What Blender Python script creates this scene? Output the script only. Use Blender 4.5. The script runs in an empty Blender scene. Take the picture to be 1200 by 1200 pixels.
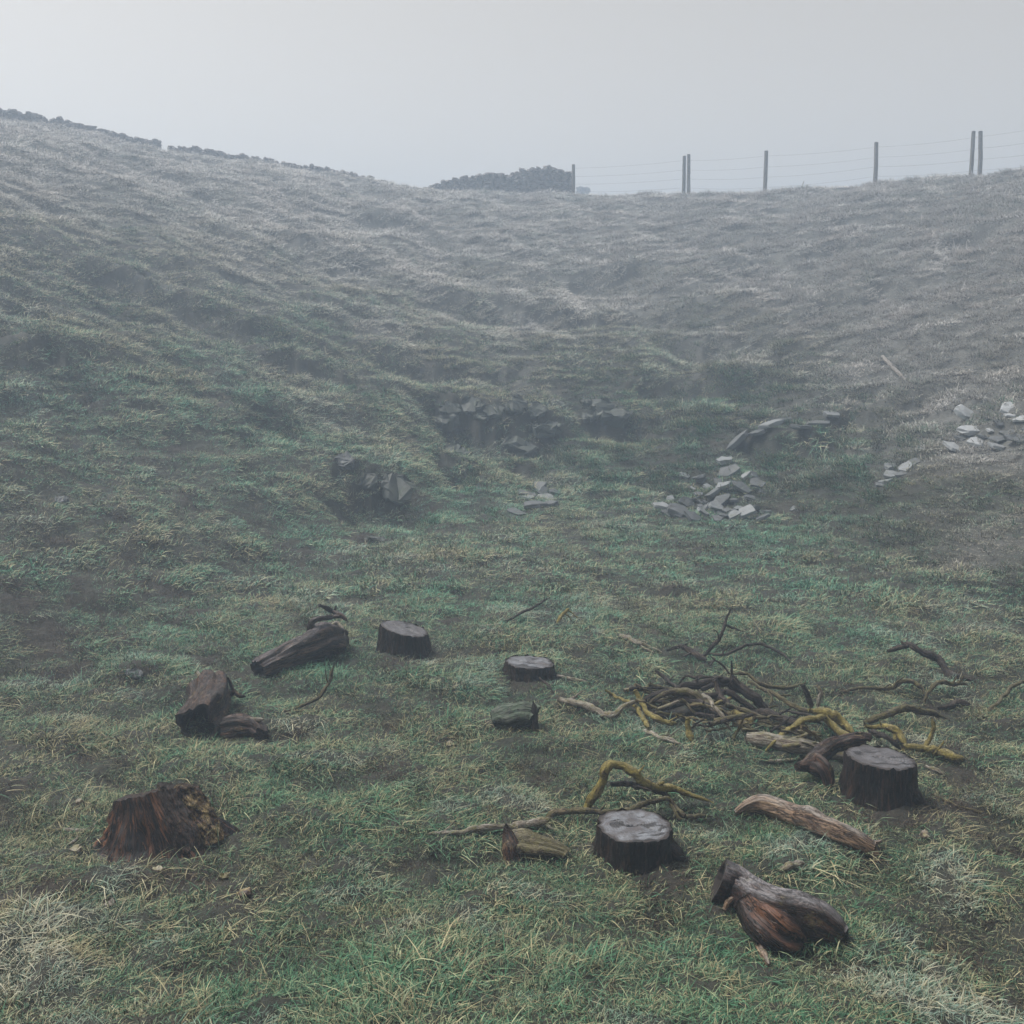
import bpy, bmesh, math, random
import numpy as np
from mathutils import Vector, Matrix, noise as mnoise

S = bpy.context.scene
COL = S.collection
R = math.radians
random.seed(7)

# ------------------------------------------------------------------ camera
CAM = np.array([0.0, 0.0, 2.7])
PITCH = R(-10.0)
FPX = 1287.0                       # focal length for a 1200 px wide frame
cam = bpy.data.cameras.new('camera')
cam_o = bpy.data.objects.new('camera', cam)
COL.objects.link(cam_o)
cam_o.location = CAM
cam_o.rotation_euler = (math.pi / 2 + PITCH, 0, 0)
cam.sensor_width = 36
cam.lens = FPX / 1200 * 36
cam.clip_start = 0.05
cam.clip_end = 2000
S.camera = cam_o

# ------------------------------------------------------------------ light
SUN_EL, SUN_AZ = R(60), R(-72)     # azimuth from +y, negative to the left
w = bpy.data.worlds.new('World')
S.world = w
w.use_nodes = True
nt = w.node_tree
bg = nt.nodes['Background']
sky = nt.nodes.new('ShaderNodeTexSky')
sky.sky_type = 'NISHITA'
sky.sun_disc = False
sky.sun_elevation = SUN_EL
sky.sun_rotation = SUN_AZ
sky.air_density = 0.7
sky.dust_density = 2.5
sky.ozone_density = 0.6
hs = nt.nodes.new('ShaderNodeHueSaturation'); hs.inputs['Saturation'].default_value = .08   # fog above greys the sky
nt.links.new(sky.outputs[0], hs.inputs['Color']); wm = nt.nodes.new('ShaderNodeMix'); wm.data_type = 'RGBA'; wm.blend_type = 'MULTIPLY'; wm.inputs[0].default_value = 1; wm.inputs[7].default_value = (1.08, 1.0, .90, 1)
nt.links.new(hs.outputs[0], wm.inputs[6]); nt.links.new(wm.outputs[2], bg.inputs[0])
bg.inputs[1].default_value = 0.15

sun = bpy.data.lights.new('sun', 'SUN')
sun.energy = 3.1
sun.angle = R(14)
sun.color = (1.0, 0.96, 0.90)
sun_o = bpy.data.objects.new('sun', sun)
COL.objects.link(sun_o)
sd = Vector((math.sin(SUN_AZ) * math.cos(SUN_EL), math.cos(SUN_AZ) * math.cos(SUN_EL), math.sin(SUN_EL)))
sun_o.rotation_euler = sd.to_track_quat('Z', 'Y').to_euler()
sun_o.location = (-20, 30, 30)

S.view_settings.view_transform = 'Standard'
S.view_settings.look = 'None'
S.view_settings.gamma = 1
S.view_settings.use_curve_mapping = False
S.view_settings.exposure = 0.15
S.render.engine = 'CYCLES'
cy = S.cycles
cy.volume_bounces = 4
cy.max_bounces = 6
cy.diffuse_bounces = 3
cy.transparent_max_bounces = 6
cy.use_denoising = True
cy.use_adaptive_sampling = True
cy.adaptive_threshold = 0.02

# ------------------------------------------------------------------ noise
_rs = np.random.RandomState(11)
_perm = _rs.permutation(4096)
_ga = _rs.rand(4096) * 2 * np.pi
_gx, _gy = np.cos(_ga), np.sin(_ga)

def pn(x, y, seed=0):
    x = np.asarray(x, float) + seed * 17.3
    y = np.asarray(y, float) + seed * 5.7
    xi = np.floor(x).astype(int); yi = np.floor(y).astype(int)
    xf = x - xi; yf = y - yi
    def g(ix, iy, fx, fy):
        h = _perm[(_perm[(ix + 1024) & 4095] + iy * 7 + 2048) & 4095]
        return _gx[h] * fx + _gy[h] * fy
    u = xf * xf * xf * (xf * (xf * 6 - 15) + 10)
    v = yf * yf * yf * (yf * (yf * 6 - 15) + 10)
    a = g(xi, yi, xf, yf); b = g(xi + 1, yi, xf - 1, yf)
    c = g(xi, yi + 1, xf, yf - 1); d = g(xi + 1, yi + 1, xf - 1, yf - 1)
    return ((a + (b - a) * u) * (1 - v) + (c + (d - c) * u) * v) * 1.5

def fbm(x, y, o=3, seed=0):
    s = 0; a = 1.0
    for k in range(o):
        s = s + a * pn(np.asarray(x) * 2.03 ** k, np.asarray(y) * 2.03 ** k, seed + k * 3)
        a *= 0.5
    return s

def sstep(a, b, t):
    t = np.clip((t - a) / (b - a), 0, 1)
    return t * t * (3 - 2 * t)

# ------------------------------------------------------------------ rays
def ray(px, py):
    u = (px - 600.0) / FPX; v = (600.0 - py) / FPX
    c, s = math.cos(PITCH), math.sin(PITCH)
    return np.array([u, c - v * s, v * c + s])      # camera depth grows by 1 per unit

# ------------------------------------------------------------------ terrain
# skyline control: pixel column, skyline row, rim distance, foot distance
SKY = [(-150, 112, 25.5, 7.0), (0, 142, 27, 7.6), (100, 162, 27.6, 8.4), (190, 181, 28.2, 9.3), (300, 194, 28.8, 10.6),
       (400, 209, 29.3, 12.2), (500, 227, 29.8, 13.8), (600, 230, 30, 14.8), (700, 231, 30, 15.2),
       (800, 232, 29.7, 15.0), (900, 228, 29, 14.2), (1000, 220, 28.2, 12.8), (1100, 214, 27.3, 11.4),
       (1200, 203, 26.5, 10.0), (1350, 190, 25, 8.8)]
azs, Rs, Fs, Zs = [], [], [], []
SKY = [(p_, q_, r_ * 1.42, f_ * 1.04) for p_, q_, r_, f_ in SKY]
for px, py, rr, ff in SKY:
    d = ray(px, py); h = math.hypot(d[0], d[1])
    azs.append(math.degrees(math.atan2(d[0], d[1]))); Rs.append(rr); Fs.append(ff)
    Zs.append(CAM[2] + d[2] / h * rr)
azs = [-180, -110, -60] + azs + [60, 110, 180]
Rs = [18, 22, 29] + Rs + [29, 22, 18]
Fs = [3.5, 4.5, 5.8] + Fs + [6.5, 4.5, 3.5]
Zs = [3.4, 5.2, 8.0] + Zs + [7.2, 5.2, 3.4]

def base_h(x, y):
    x = np.asarray(x, float); y = np.asarray(y, float)
    r = np.hypot(x, y); a = np.degrees(np.arctan2(x, y))
    Rr = 0; Ff = 0; Zz = 0
    for da, wt in ((-4, .25), (0, .5), (4, .25)):
        aa = a + da
        Rr = Rr + wt * np.interp(aa, azs, Rs); Ff = Ff + wt * np.interp(aa, azs, Fs); Zz = Zz + wt * np.interp(aa, azs, Zs)
    t = (r - Ff) / (Rr - Ff)
    tc = np.clip(t, 0, 1)
    p = 0.42 * tc * sstep(0, .12, tc) + 0.58 * tc * tc * (3 - 2 * tc)
    z = Zz * p
    past = np.clip(r - Rr, 0, None)
    z = z - 0.05 * past * sstep(0, 3, past) + 0.012 * np.clip(past - 15, 0, None)
    z = z + 1.12 * (1 - sstep(0.3, 5.0, np.hypot(x, y + .2)))
    return z

def _hit(fn, px, py, lift=0.0, near=2.2, far=75):
    d = ray(px, py)
    ts = np.concatenate([np.linspace(near, 12, 700), np.linspace(12.02, far, 1500)])
    X = CAM[0] + d[0] * ts; Y = CAM[1] + d[1] * ts; Z = CAM[2] + d[2] * ts
    g = Z - (fn(X, Y) + lift)
    k = np.where(g < 0)[0]
    if len(k) == 0: i = len(ts) - 1; return CAM + d * ts[i], ts[i]
    i = max(int(k[0]), 1)
    f = g[i - 1] / (g[i - 1] - g[i])
    t = ts[i - 1] + f * (ts[i] - ts[i - 1])
    return CAM + d * t, t

# small scarps cut back into the slope: px range, py, drop, length of the hollow in front
CARVES = [(495, 670, 486, 0.55, 2.4), (670, 770, 478, 0.36, 2.0), (655, 765, 320, 0.45, 2.6), (390, 500, 574, 0.34, 1.3),
          (505, 560, 538, 0.34, 1.3), (585, 635, 525, 0.25, 1.2), (780, 930, 396, 0.28, 2.0), (1095, 1170, 272, 0.38, 2.4),
          (860, 985, 518, 0.26, 1.6), (80, 230, 325, 0.30, 2.4), (200, 330, 372, 0.30, 2.2), (285, 345, 482, 0.25, 1.4),
          (-60, 110, 410, 0.28, 2.0), (430, 860, 362, .26, 2.2), (320, 450, 300, .22, 2.), (400, 530, 262, .22, 2.),
          (830, 1040, 300, .18, 2.0), (960, 1120, 468, .2, 1.8), (280, 420, 425, .24, 1.8), (900, 1100, 350, .2, 1.8), (430, 620, 430, .22, 1.6), (730, 900, 450, .24, 1.6)]
_C = []
for a0, a1, py, dz, ln in CARVES:
    p0, _ = _hit(base_h, (a0 + a1) / 2, py)
    aa = [math.degrees(math.atan2(ray(a, py)[0], ray(a, py)[1])) for a in (a0, a1)]
    _C.append((aa[0], aa[1], math.hypot(p0[0], p0[1]), dz, ln))

def carve(x, y):
    r = np.hypot(x, y); a = np.degrees(np.arctan2(x, y))
    z = 0
    for i, (a0, a1, r0, dz, ln) in enumerate(_C):
        m = (a0 + a1) / 2; hw = (a1 - a0) / 2
        win = 1 - sstep(0.55, 1.25, np.abs(a - m) / hw)
        wob = 0.35 * pn(a * .9, a * 0, 20 + i) + 0.10 * pn(a * 1.7, a * 0, 50 + i)
        q = r - r0 - wob + 0.25 * ((a - m) / hw) ** 2 * (1 if i % 2 else -1)
        z = z - dz * 1.15 * win * (sstep(-ln * 1.35, -0.25, q) * (1 - sstep(-.25, 0.42, q)))
        z = z + 0.10 * win * np.exp(-((q - .3) / .3) ** 2)
    return z

def slope_t(x, y):
    r = np.hypot(x, y); a = np.degrees(np.arctan2(x, y))
    Rr = np.interp(a, azs, Rs); Ff = np.interp(a, azs, Fs)
    return np.clip((r - Ff + 1) / (Rr - Ff + 1), 0, 1.2)

def bump(x, y, parts=False):
    """hummocks: round on the floor, drawn out along the contour on the slopes"""
    st = slope_t(x, y)
    k = sstep(0.0, .3, st)
    ph = np.arctan2(x, y - 6) * 11.0; rd = np.hypot(x, y - 6)
    wx = 0.5 * pn(x * .7, y * .7, 3); wy = 0.5 * pn(x * .7, y * .7, 4)
    iso = pn(x * 2.0 + wx, y * 2.3 + wy, 1) + 0.7 * pn(x * 4.2 + wx, y * 4.8, 2)
    con = pn(ph * 1.1 + wx, rd * 2.3 + wy, 5) + 0.7 * pn(ph * 2.2, rd * 4.6 + wx, 6)
    m = iso * (1 - k) + con * k
    big = fbm(x * .45, y * .45, 2, 9)
    if parts: return m
    return (0.042 + 0.050 * k) * m + (0.05 + 0.15 * k) * big + 0.012 * pn(x * 11, y * 11, 12) + 0.006 * pn(x * 26, y * 26, 13)

def height(x, y):
    x = np.asarray(x, float); y = np.asarray(y, float)
    r = np.hypot(x, y)
    fade = sstep(.3, 2.5, r)
    z = base_h(x, y) + carve(x, y) + bump(x, y) * fade
    for mx, my, mr, mh in MOUNDS:
        z = z + mh * np.exp(-((x - mx) ** 2 + (y - my) ** 2) / mr ** 2)
    return z
MOUNDS = []
for px, py, mr, mh in [(158, 790, .22, .10), (785, 690, .16, .05), (985, 808, .16, .05), (90, 700, .3, .1), (610, 870, .3, .06), (230, 800, .4, .08)]:
    p, _ = _hit(base_h, px, py); MOUNDS.append((p[0], p[1], mr, mh))

def at(px, py, lift=0.0):
    return _hit(height, px, py, lift)
def above(px, py, gy):
    """point seen at (px,py) that stands over the ground seen at (px,gy)"""
    _, t = at(px, gy)
    return CAM + ray(px, py) * t, t

# bare soil and painted-shade patches: world-space field shared by the grass scatter and the soil
BARE = []
for px, py, rr in [(205, 1030, .30), (235, 1038, .24), (785, 688, .14), (985, 808, .16), (158, 785, .2), (60, 760, .4), (40, 735, .4), (120, 745, .35), (230, 720, .35),
                   (15, 700, .45), (180, 690, .35), (70, 800, .3), (420, 630, .5), (930, 600, .3), (1120, 945, .22), (1000, 990, .2), (1180, 1000, .18), (1085, 830, .25),
                   (830, 845, .45), (880, 845, .4), (780, 840, .35), (20, 920, .2), (330, 870, .3), (1060, 945, .35), (1010, 950, .3), (240, 865, .3), (900, 1120, .15), (610, 800, .3), (470, 775, .3),  # patches under the branch heap paint its dark, shaded inside
                   (850, 1060, .2), (765, 1030, .3), (1110, 790, .25), (640, 1005, .2), (25, 1060, .18), (460, 900, .2), (690, 1165, .15), (1150, 1130, .15)]:
    p, _ = at(px, py); BARE.append((p[0], p[1], rr))
def bare(x, y):
    n = fbm(x * 1.5, y * 2.4, 3, 31) + 0.45 * pn(x * 6, y * 8, 33)
    st = slope_t(x, y)
    a = np.degrees(np.arctan2(x, y))
    left = sstep(-8, -20, a) * (1 - sstep(.15, .45, st))
    b = sstep(.55, .80, n + .22 * left - .10)
    for bx, by, rr in BARE:
        d = np.hypot(x - bx, (y - by) * 1.0) / (rr * .72) + .9 * pn(x * 7, y * 9, 35) + .3 * pn(x * 19, y * 23, 36)
        b = np.maximum(b, 1 - sstep(.55, 1.0, d))
    return b

# ------------------------------------------------------------------ materials helpers
def mat(name):
    m = bpy.data.materials.new(name); m.use_nodes = True
    t = m.node_tree; p = t.nodes['Principled BSDF']
    return m, t, p
def N(t, ty, **k):
    n = t.nodes.new(ty)
    for a, b in k.items(): setattr(n, a, b)
    return n
def noise(t, vec, sc, det=4, rough=.55, dist=0):
    n = N(t, 'ShaderNodeTexNoise'); n.inputs['Scale'].default_value = sc; n.inputs['Detail'].default_value = det
    n.inputs['Roughness'].default_value = rough; n.inputs['Distortion'].default_value = dist
    t.links.new(vec, n.inputs['Vector']); return n.outputs['Fac']
def ramp(t, fac, stops, interp='LINEAR'):
    n = N(t, 'ShaderNodeValToRGB'); cr = n.color_ramp; cr.interpolation = interp
    while len(cr.elements) < len(stops): cr.elements.new(.5)
    for e, (p, c) in zip(cr.elements, stops):
        e.position = p; e.color = (c, c, c, 1) if not isinstance(c, tuple) else (*c, 1)
    t.links.new(fac, n.inputs[0]); return n.outputs[0]
def mix(t, fac, a, b):
    n = N(t, 'ShaderNodeMix', data_type='RGBA')
    for s, v in ((n.inputs[0], fac), (n.inputs[6], a), (n.inputs[7], b)):
        if isinstance(v, bpy.types.NodeSocket): t.links.new(v, s)
        elif isinstance(v, tuple): s.default_value = (*v, 1)
        else: s.default_value = v
    return n.outputs[2]
def mth(t, op, a, b=None, clamp=False):
    n = N(t, 'ShaderNodeMath', operation=op); n.use_clamp = clamp
    for s, v in ((n.inputs[0], a), (n.inputs[1], b)):
        if v is None: continue
        if isinstance(v, bpy.types.NodeSocket): t.links.new(v, s)
        else: s.default_value = v
    return n.outputs[0]
def mapping(t, vec, sc):
    n = N(t, 'ShaderNodeMapping'); n.inputs['Scale'].default_value = sc
    t.links.new(vec, n.inputs['Vector']); return n.outputs[0]
def bumpn(t, p, h, st, dist=.01):
    b = N(t, 'ShaderNodeBump'); b.inputs['Strength'].default_value = st; b.inputs['Distance'].default_value = dist
    t.links.new(h, b.inputs['Height']); t.links.new(b.outputs[0], p.inputs['Normal'])

# grass blade: green, dry straw and frosted blades in drifting patches
def grass_mat():
    m, t, p = mat('grass_blades')
    geo = N(t, 'ShaderNodeNewGeometry'); pos = geo.outputs['Position']
    sep = N(t, 'ShaderNodeSeparateXYZ'); t.links.new(pos, sep.inputs[0])
    rnd = N(t, 'ShaderNodeAttribute', attribute_name='rnd').outputs['Fac']
    s = N(t, 'ShaderNodeAttribute', attribute_name='along').outputs['Fac']
    oi = N(t, 'ShaderNodeObjectInfo').outputs['Random']
    n1 = noise(t, pos, .55, 3); n2 = noise(t, pos, 2.3, 3); n3 = noise(t, mapping(t, pos, (1, 1, 1.3)), 6.0, 2)
    top = N(t, 'ShaderNodeAttribute', attribute_name='top', attribute_type='INSTANCER').outputs['Fac']
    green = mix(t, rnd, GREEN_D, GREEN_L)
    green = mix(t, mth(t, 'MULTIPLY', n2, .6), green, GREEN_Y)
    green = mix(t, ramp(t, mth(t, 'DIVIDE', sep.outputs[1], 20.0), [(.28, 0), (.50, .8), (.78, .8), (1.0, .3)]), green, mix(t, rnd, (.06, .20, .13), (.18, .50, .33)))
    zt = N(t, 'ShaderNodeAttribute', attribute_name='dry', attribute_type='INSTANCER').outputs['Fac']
    a = mth(t, 'ADD', mth(t, 'MULTIPLY', n1, .9), mth(t, 'MULTIPLY', n3, .6))
    a = mth(t, 'ADD', a, mth(t, 'MULTIPLY', rnd, .65))
    a = mth(t, 'ADD', a, mth(t, 'MULTIPLY', zt, .50))
    a = mth(t, 'ADD', a, mth(t, 'MULTIPLY', oi, .30))
    a = mth(t, 'ADD', a, mth(t, 'MULTIPLY', top, .25))
    sm = ramp(t, mth(t, 'DIVIDE', a, 2.4), [(0, 0), (.53, 0.0), (.67, .95), (1, 1.0)])
    straw = mix(t, oi, STRAW_A, STRAW_B)
    straw = mix(t, zt, straw, HAZED_HEATH)  # pale dry grass uphill, with haze put into its colour
    c = mix(t, sm, green, straw)
    # frost crystals towards the tips in the cold patches
    f = mth(t, 'ADD', noise(t, pos, .8, 3), mth(t, 'MULTIPLY', noise(t, pos, 3.5, 2), .5))
    f = mth(t, 'ADD', f, mth(t, 'ADD', mth(t, 'MULTIPLY', zt, .14), mth(t, 'MULTIPLY', top, .14)))
    f = ramp(t, f, [(0, 0), (.90, .03), (1.0, .42)])
    f = mth(t, 'MULTIPLY', f, ramp(t, s, [(0, .0), (.4, .35), (1, .9)]))
    c = mix(t, f, c, FROST)
    # dead brown thatch, darkened as shade at blade feet and down in the hollows
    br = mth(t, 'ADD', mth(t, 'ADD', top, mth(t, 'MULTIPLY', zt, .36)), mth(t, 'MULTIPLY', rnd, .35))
    c = mix(t, ramp(t, br, [(.29, .98), (.60, 0)]), c, mix(t, rnd, SHADED_DEAD_A, SHADED_DEAD_B))
    c = mix(t, ramp(t, s, [(0, 1.0), (.28, .3), (.5, 0)]), c, SHADED_THATCH)
    t.links.new(c, p.inputs['Base Color'])
    p.inputs['Roughness'].default_value = .6
    p.inputs['Specular IOR Level'].default_value = .25
    return m
GREEN_D, GREEN_L, GREEN_Y = (.007, .045, .030), (.070, .28, .165), (.11, .27, .11)
SHADED_DEAD_A, SHADED_DEAD_B = (.016, .010, .010), (.085, .05, .038)
STRAW_A, STRAW_B, HAZED_HEATH = (.56, .50, .30), (.22, .19, .10), (.66, .62, .60)
FROST, SHADED_THATCH = (.60, .65, .66), (.026, .020, .016)

def dry_hazed(x, y):  # dry grass mask, also used to paint haze up the slope
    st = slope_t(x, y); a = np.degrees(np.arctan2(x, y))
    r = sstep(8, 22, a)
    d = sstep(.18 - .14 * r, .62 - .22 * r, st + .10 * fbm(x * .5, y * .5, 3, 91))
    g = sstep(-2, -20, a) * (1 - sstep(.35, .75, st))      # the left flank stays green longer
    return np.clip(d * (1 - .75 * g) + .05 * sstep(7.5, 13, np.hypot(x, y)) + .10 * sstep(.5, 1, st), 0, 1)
def soil_mat():
    m, t, p = mat('peaty_turf')
    geo = N(t, 'ShaderNodeNewGeometry'); pos = geo.outputs['Position']
    b = N(t, 'ShaderNodeAttribute', attribute_name='bare').outputs['Fac']
    turf = mix(t, ramp(t, noise(t, pos, 9, 5), [(.35, 0), (.65, 1)]), (.012, .015, .010), (.030, .034, .022))
    turf = mix(t, ramp(t, noise(t, pos, 2.2, 4), [(.45, 0), (.7, 1)]), turf, (.04, .036, .026))
    soil = mix(t, noise(t, pos, 14, 5), (.012, .011, .008), (.045, .038, .028))
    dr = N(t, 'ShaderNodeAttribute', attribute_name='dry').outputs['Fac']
    turf = mix(t, mth(t, 'MULTIPLY', dr, .8), turf, mix(t, noise(t, pos, 12, 5, .7), (.07, .07, .065), (.24, .24, .23)))  # turf paled uphill too, part dry thatch, part painted haze
    t.links.new(mix(t, b, turf, soil), p.inputs['Base Color'])
    p.inputs['Roughness'].default_value = .8
    bumpn(t, p, noise(t, pos, 26, 5, .7), .9, .03)
    return m

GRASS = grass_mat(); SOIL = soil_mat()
# ------------------------------------------------------------------ object helpers
def tag(o, label=None, cat=None, group=None, kind=None):
    if label: o['label'] = label
    if cat: o['category'] = cat
    if group: o['group'] = group
    if kind: o['kind'] = kind
    return o
def meshobj(name, V, F, m, parent=None, smooth=True, attrs=None):
    me = bpy.data.meshes.new(name)
    me.from_pydata([tuple(v) for v in V], [], F)
    me.validate()
    if smooth: me.polygons.foreach_set('use_smooth', [True] * len(me.polygons))
    for ms in (m if isinstance(m, (list, tuple)) else [m]): me.materials.append(ms)
    if attrs:
        for k, a in attrs.items():
            at_ = me.attributes.new(k, 'FLOAT', 'POINT'); at_.data.foreach_set('value', np.asarray(a, np.float32))
    o = bpy.data.objects.new(name, me); COL.objects.link(o)
    if parent is not None:
        o.parent = parent
        o.matrix_parent_inverse = Matrix.Translation(parent.location).inverted()
    return o
def empty(name, loc):
    o = bpy.data.objects.new(name, None); COL.objects.link(o); o.location = loc
    o.empty_display_size = .1
    return o

# ------------------------------------------------------------------ ground sheet
def build_ground():
    a1 = np.radians(np.concatenate([np.linspace(-180, -36, 70)[:-1], np.linspace(-36, 36, 1250), np.linspace(36, 180, 70)[1:-1]]))
    rr = np.concatenate([np.linspace(.0, 2.2, 14)[:-1] + .02, 2.2 * (50 / 2.2) ** np.linspace(0, 1, 1000)[:-1], np.linspace(50, 150, 40)])
    A, Q = np.meshgrid(a1, rr)
    X = Q * np.sin(A); Y = Q * np.cos(A)
    Z = height(X, Y)
    nr, na = X.shape
    V = np.stack([X, Y, Z], -1).reshape(-1, 3)
    i = np.arange(nr - 1)[:, None] * na; j = np.arange(na)[None, :]; j2 = (j + 1) % na
    F = np.stack([i + j, i + j2, i + na + j2, i + na + j], -1).reshape(-1, 4)
    me = bpy.data.meshes.new('ground')
    me.vertices.add(len(V)); me.vertices.foreach_set('co', V.astype(np.float32).ravel())
    me.loops.add(F.size); me.loops.foreach_set('vertex_index', F[:, ::-1].astype(np.int32).ravel())
    me.polygons.add(len(F)); me.polygons.foreach_set('loop_start', np.arange(0, F.size, 4, dtype=np.int32))
    me.update(calc_edges=True)
    me.polygons.foreach_set('use_smooth', [True] * len(F))
    # steep faces are bare peat
    dr = np.gradient(Z, axis=0) / np.maximum(np.gradient(Q, axis=0), 1e-4)
    steep = .6 * sstep(1.1, 2.0, np.abs(dr))
    b = np.maximum(bare(X, Y), steep)
    at_ = me.attributes.new('bare', 'FLOAT', 'POINT'); at_.data.foreach_set('value', b.astype(np.float32).ravel())
    at_ = me.attributes.new('dry', 'FLOAT', 'POINT'); at_.data.foreach_set('value', dry_hazed(X, Y).astype(np.float32).ravel())
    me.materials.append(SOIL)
    o = bpy.data.objects.new('ground', me); COL.objects.link(o)
    tag(o, kind='structure')
    return o
build_ground()

# haze: one closed box of even air
def build_haze():
    me = bpy.data.meshes.new('haze'); bm = bmesh.new()
    bmesh.ops.create_cube(bm, size=1); bm.to_mesh(me); bm.free()
    o = bpy.data.objects.new('haze', me); COL.objects.link(o)
    o.scale = (320, 320, HAZE_TOP + 2.5); o.location = (0, 0, (HAZE_TOP - 2.5) / 2)
    m = bpy.data.materials.new('misty_air'); m.use_nodes = True; t = m.node_tree
    t.nodes.clear()
    out = t.nodes.new('ShaderNodeOutputMaterial'); v = t.nodes.new('ShaderNodeVolumePrincipled')
    v.inputs['Color'].default_value = HAZE_COL; v.inputs['Density'].default_value = HAZE_D
    v.inputs['Anisotropy'].default_value = HAZE_G
    t.links.new(v.outputs[0], out.inputs['Volume'])
    me.materials.append(m)
    tag(o, kind='stuff', label='pale blue-grey morning mist filling the hollow and hiding the far rim', cat='mist')
HAZE_TOP, HAZE_D, HAZE_G, HAZE_COL = 13.0, .0135, .30, (.65, .80, 1.0, 1)
build_haze()

# ------------------------------------------------------------------ grass
def blade_clump(name, n, rad, l0, l1, wd, lean, segs=3, comb=0.0, seed=0):
    rs = np.random.RandomState(seed)
    V = []; F = []; al = []; rn = []
    for _ in range(n):
        q = rad * math.sqrt(rs.rand()); fa = rs.rand() * 6.283
        root = np.array([q * math.cos(fa), q * math.sin(fa), -.015])
        da = rs.rand() * 6.283
        d = np.array([math.cos(da), math.sin(da), 0.]) + np.array([comb, 0, 0]); d /= max(np.linalg.norm(d), .3)
        L = l0 + (l1 - l0) * rs.rand() ** 1.5
        le = lean * (.35 + rs.rand()); cu = rs.uniform(-.5, .5)
        side = np.array([-d[1], d[0], 0.])
        ww = wd * rs.uniform(.6, 1.3); r_ = rs.rand()
        b = len(V)
        for k in range(segs + 1):
            s = k / segs
            h = L * (s - .45 * le * s * s) / (1 + .35 * le); o_ = L * le * .75 * s ** 1.5
            pt = root + d * o_ + side * cu * L * .35 * s * s + np.array([0, 0, max(h, 0)])
            wk = ww * (1 - s) ** .6 if k < segs else 0
            if k < segs:
                V += [pt - side * wk / 2, pt + side * wk / 2 + np.array([0, 0, wk * .3])]; al += [s, s]; rn += [r_, r_]
            else:
                V += [pt]; al += [1.]; rn += [r_]
        for k in range(segs - 1):
            F.append((b + 2 * k, b + 2 * k + 1, b + 2 * k + 3, b + 2 * k + 2))
        F.append((b + 2 * segs - 2, b + 2 * segs - 1, b + 2 * segs))
    me = bpy.data.meshes.new(name); me.from_pydata([tuple(v) for v in V], [], F)
    for k, a in (('along', al), ('rnd', rn)):
        x = me.attributes.new(k, 'FLOAT', 'POINT'); x.data.foreach_set('value', np.array(a, np.float32))
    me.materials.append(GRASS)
    return bpy.data.objects.new(name, me)

protos = bpy.data.collections.new('blade_clumps')
specs = []
for k in range(4): specs.append(('a%d' % k, 60, .12, .018, .062, .0034, 1.1, 3, .2))      # 0-3 short turf
for k in range(3): specs.append(('b%d' % k, 34, .12, .04, .10, .0034, 2.0, 4, .4))         # 4-6 matted long
for k in range(2): specs.append(('c%d' % k, 22, .08, .07, .15, .0034, 1.2, 4, .3))         # 7-8 upright tuft
for k in range(3): specs.append(('d%d' % k, 44, .15, .04, .12, .008, 1.2, 2, .45))         # 9-11 far turf
for k in range(2): specs.append(('e%d' % k, 44, .13, .08, .19, .008, 1.3, 3, .6))         # 12-13 far tussock
for i, sp in enumerate(specs):
    protos.objects.link(blade_clump('clump_' + sp[0], *sp[1:8], comb=sp[8], seed=100 + i))

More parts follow.
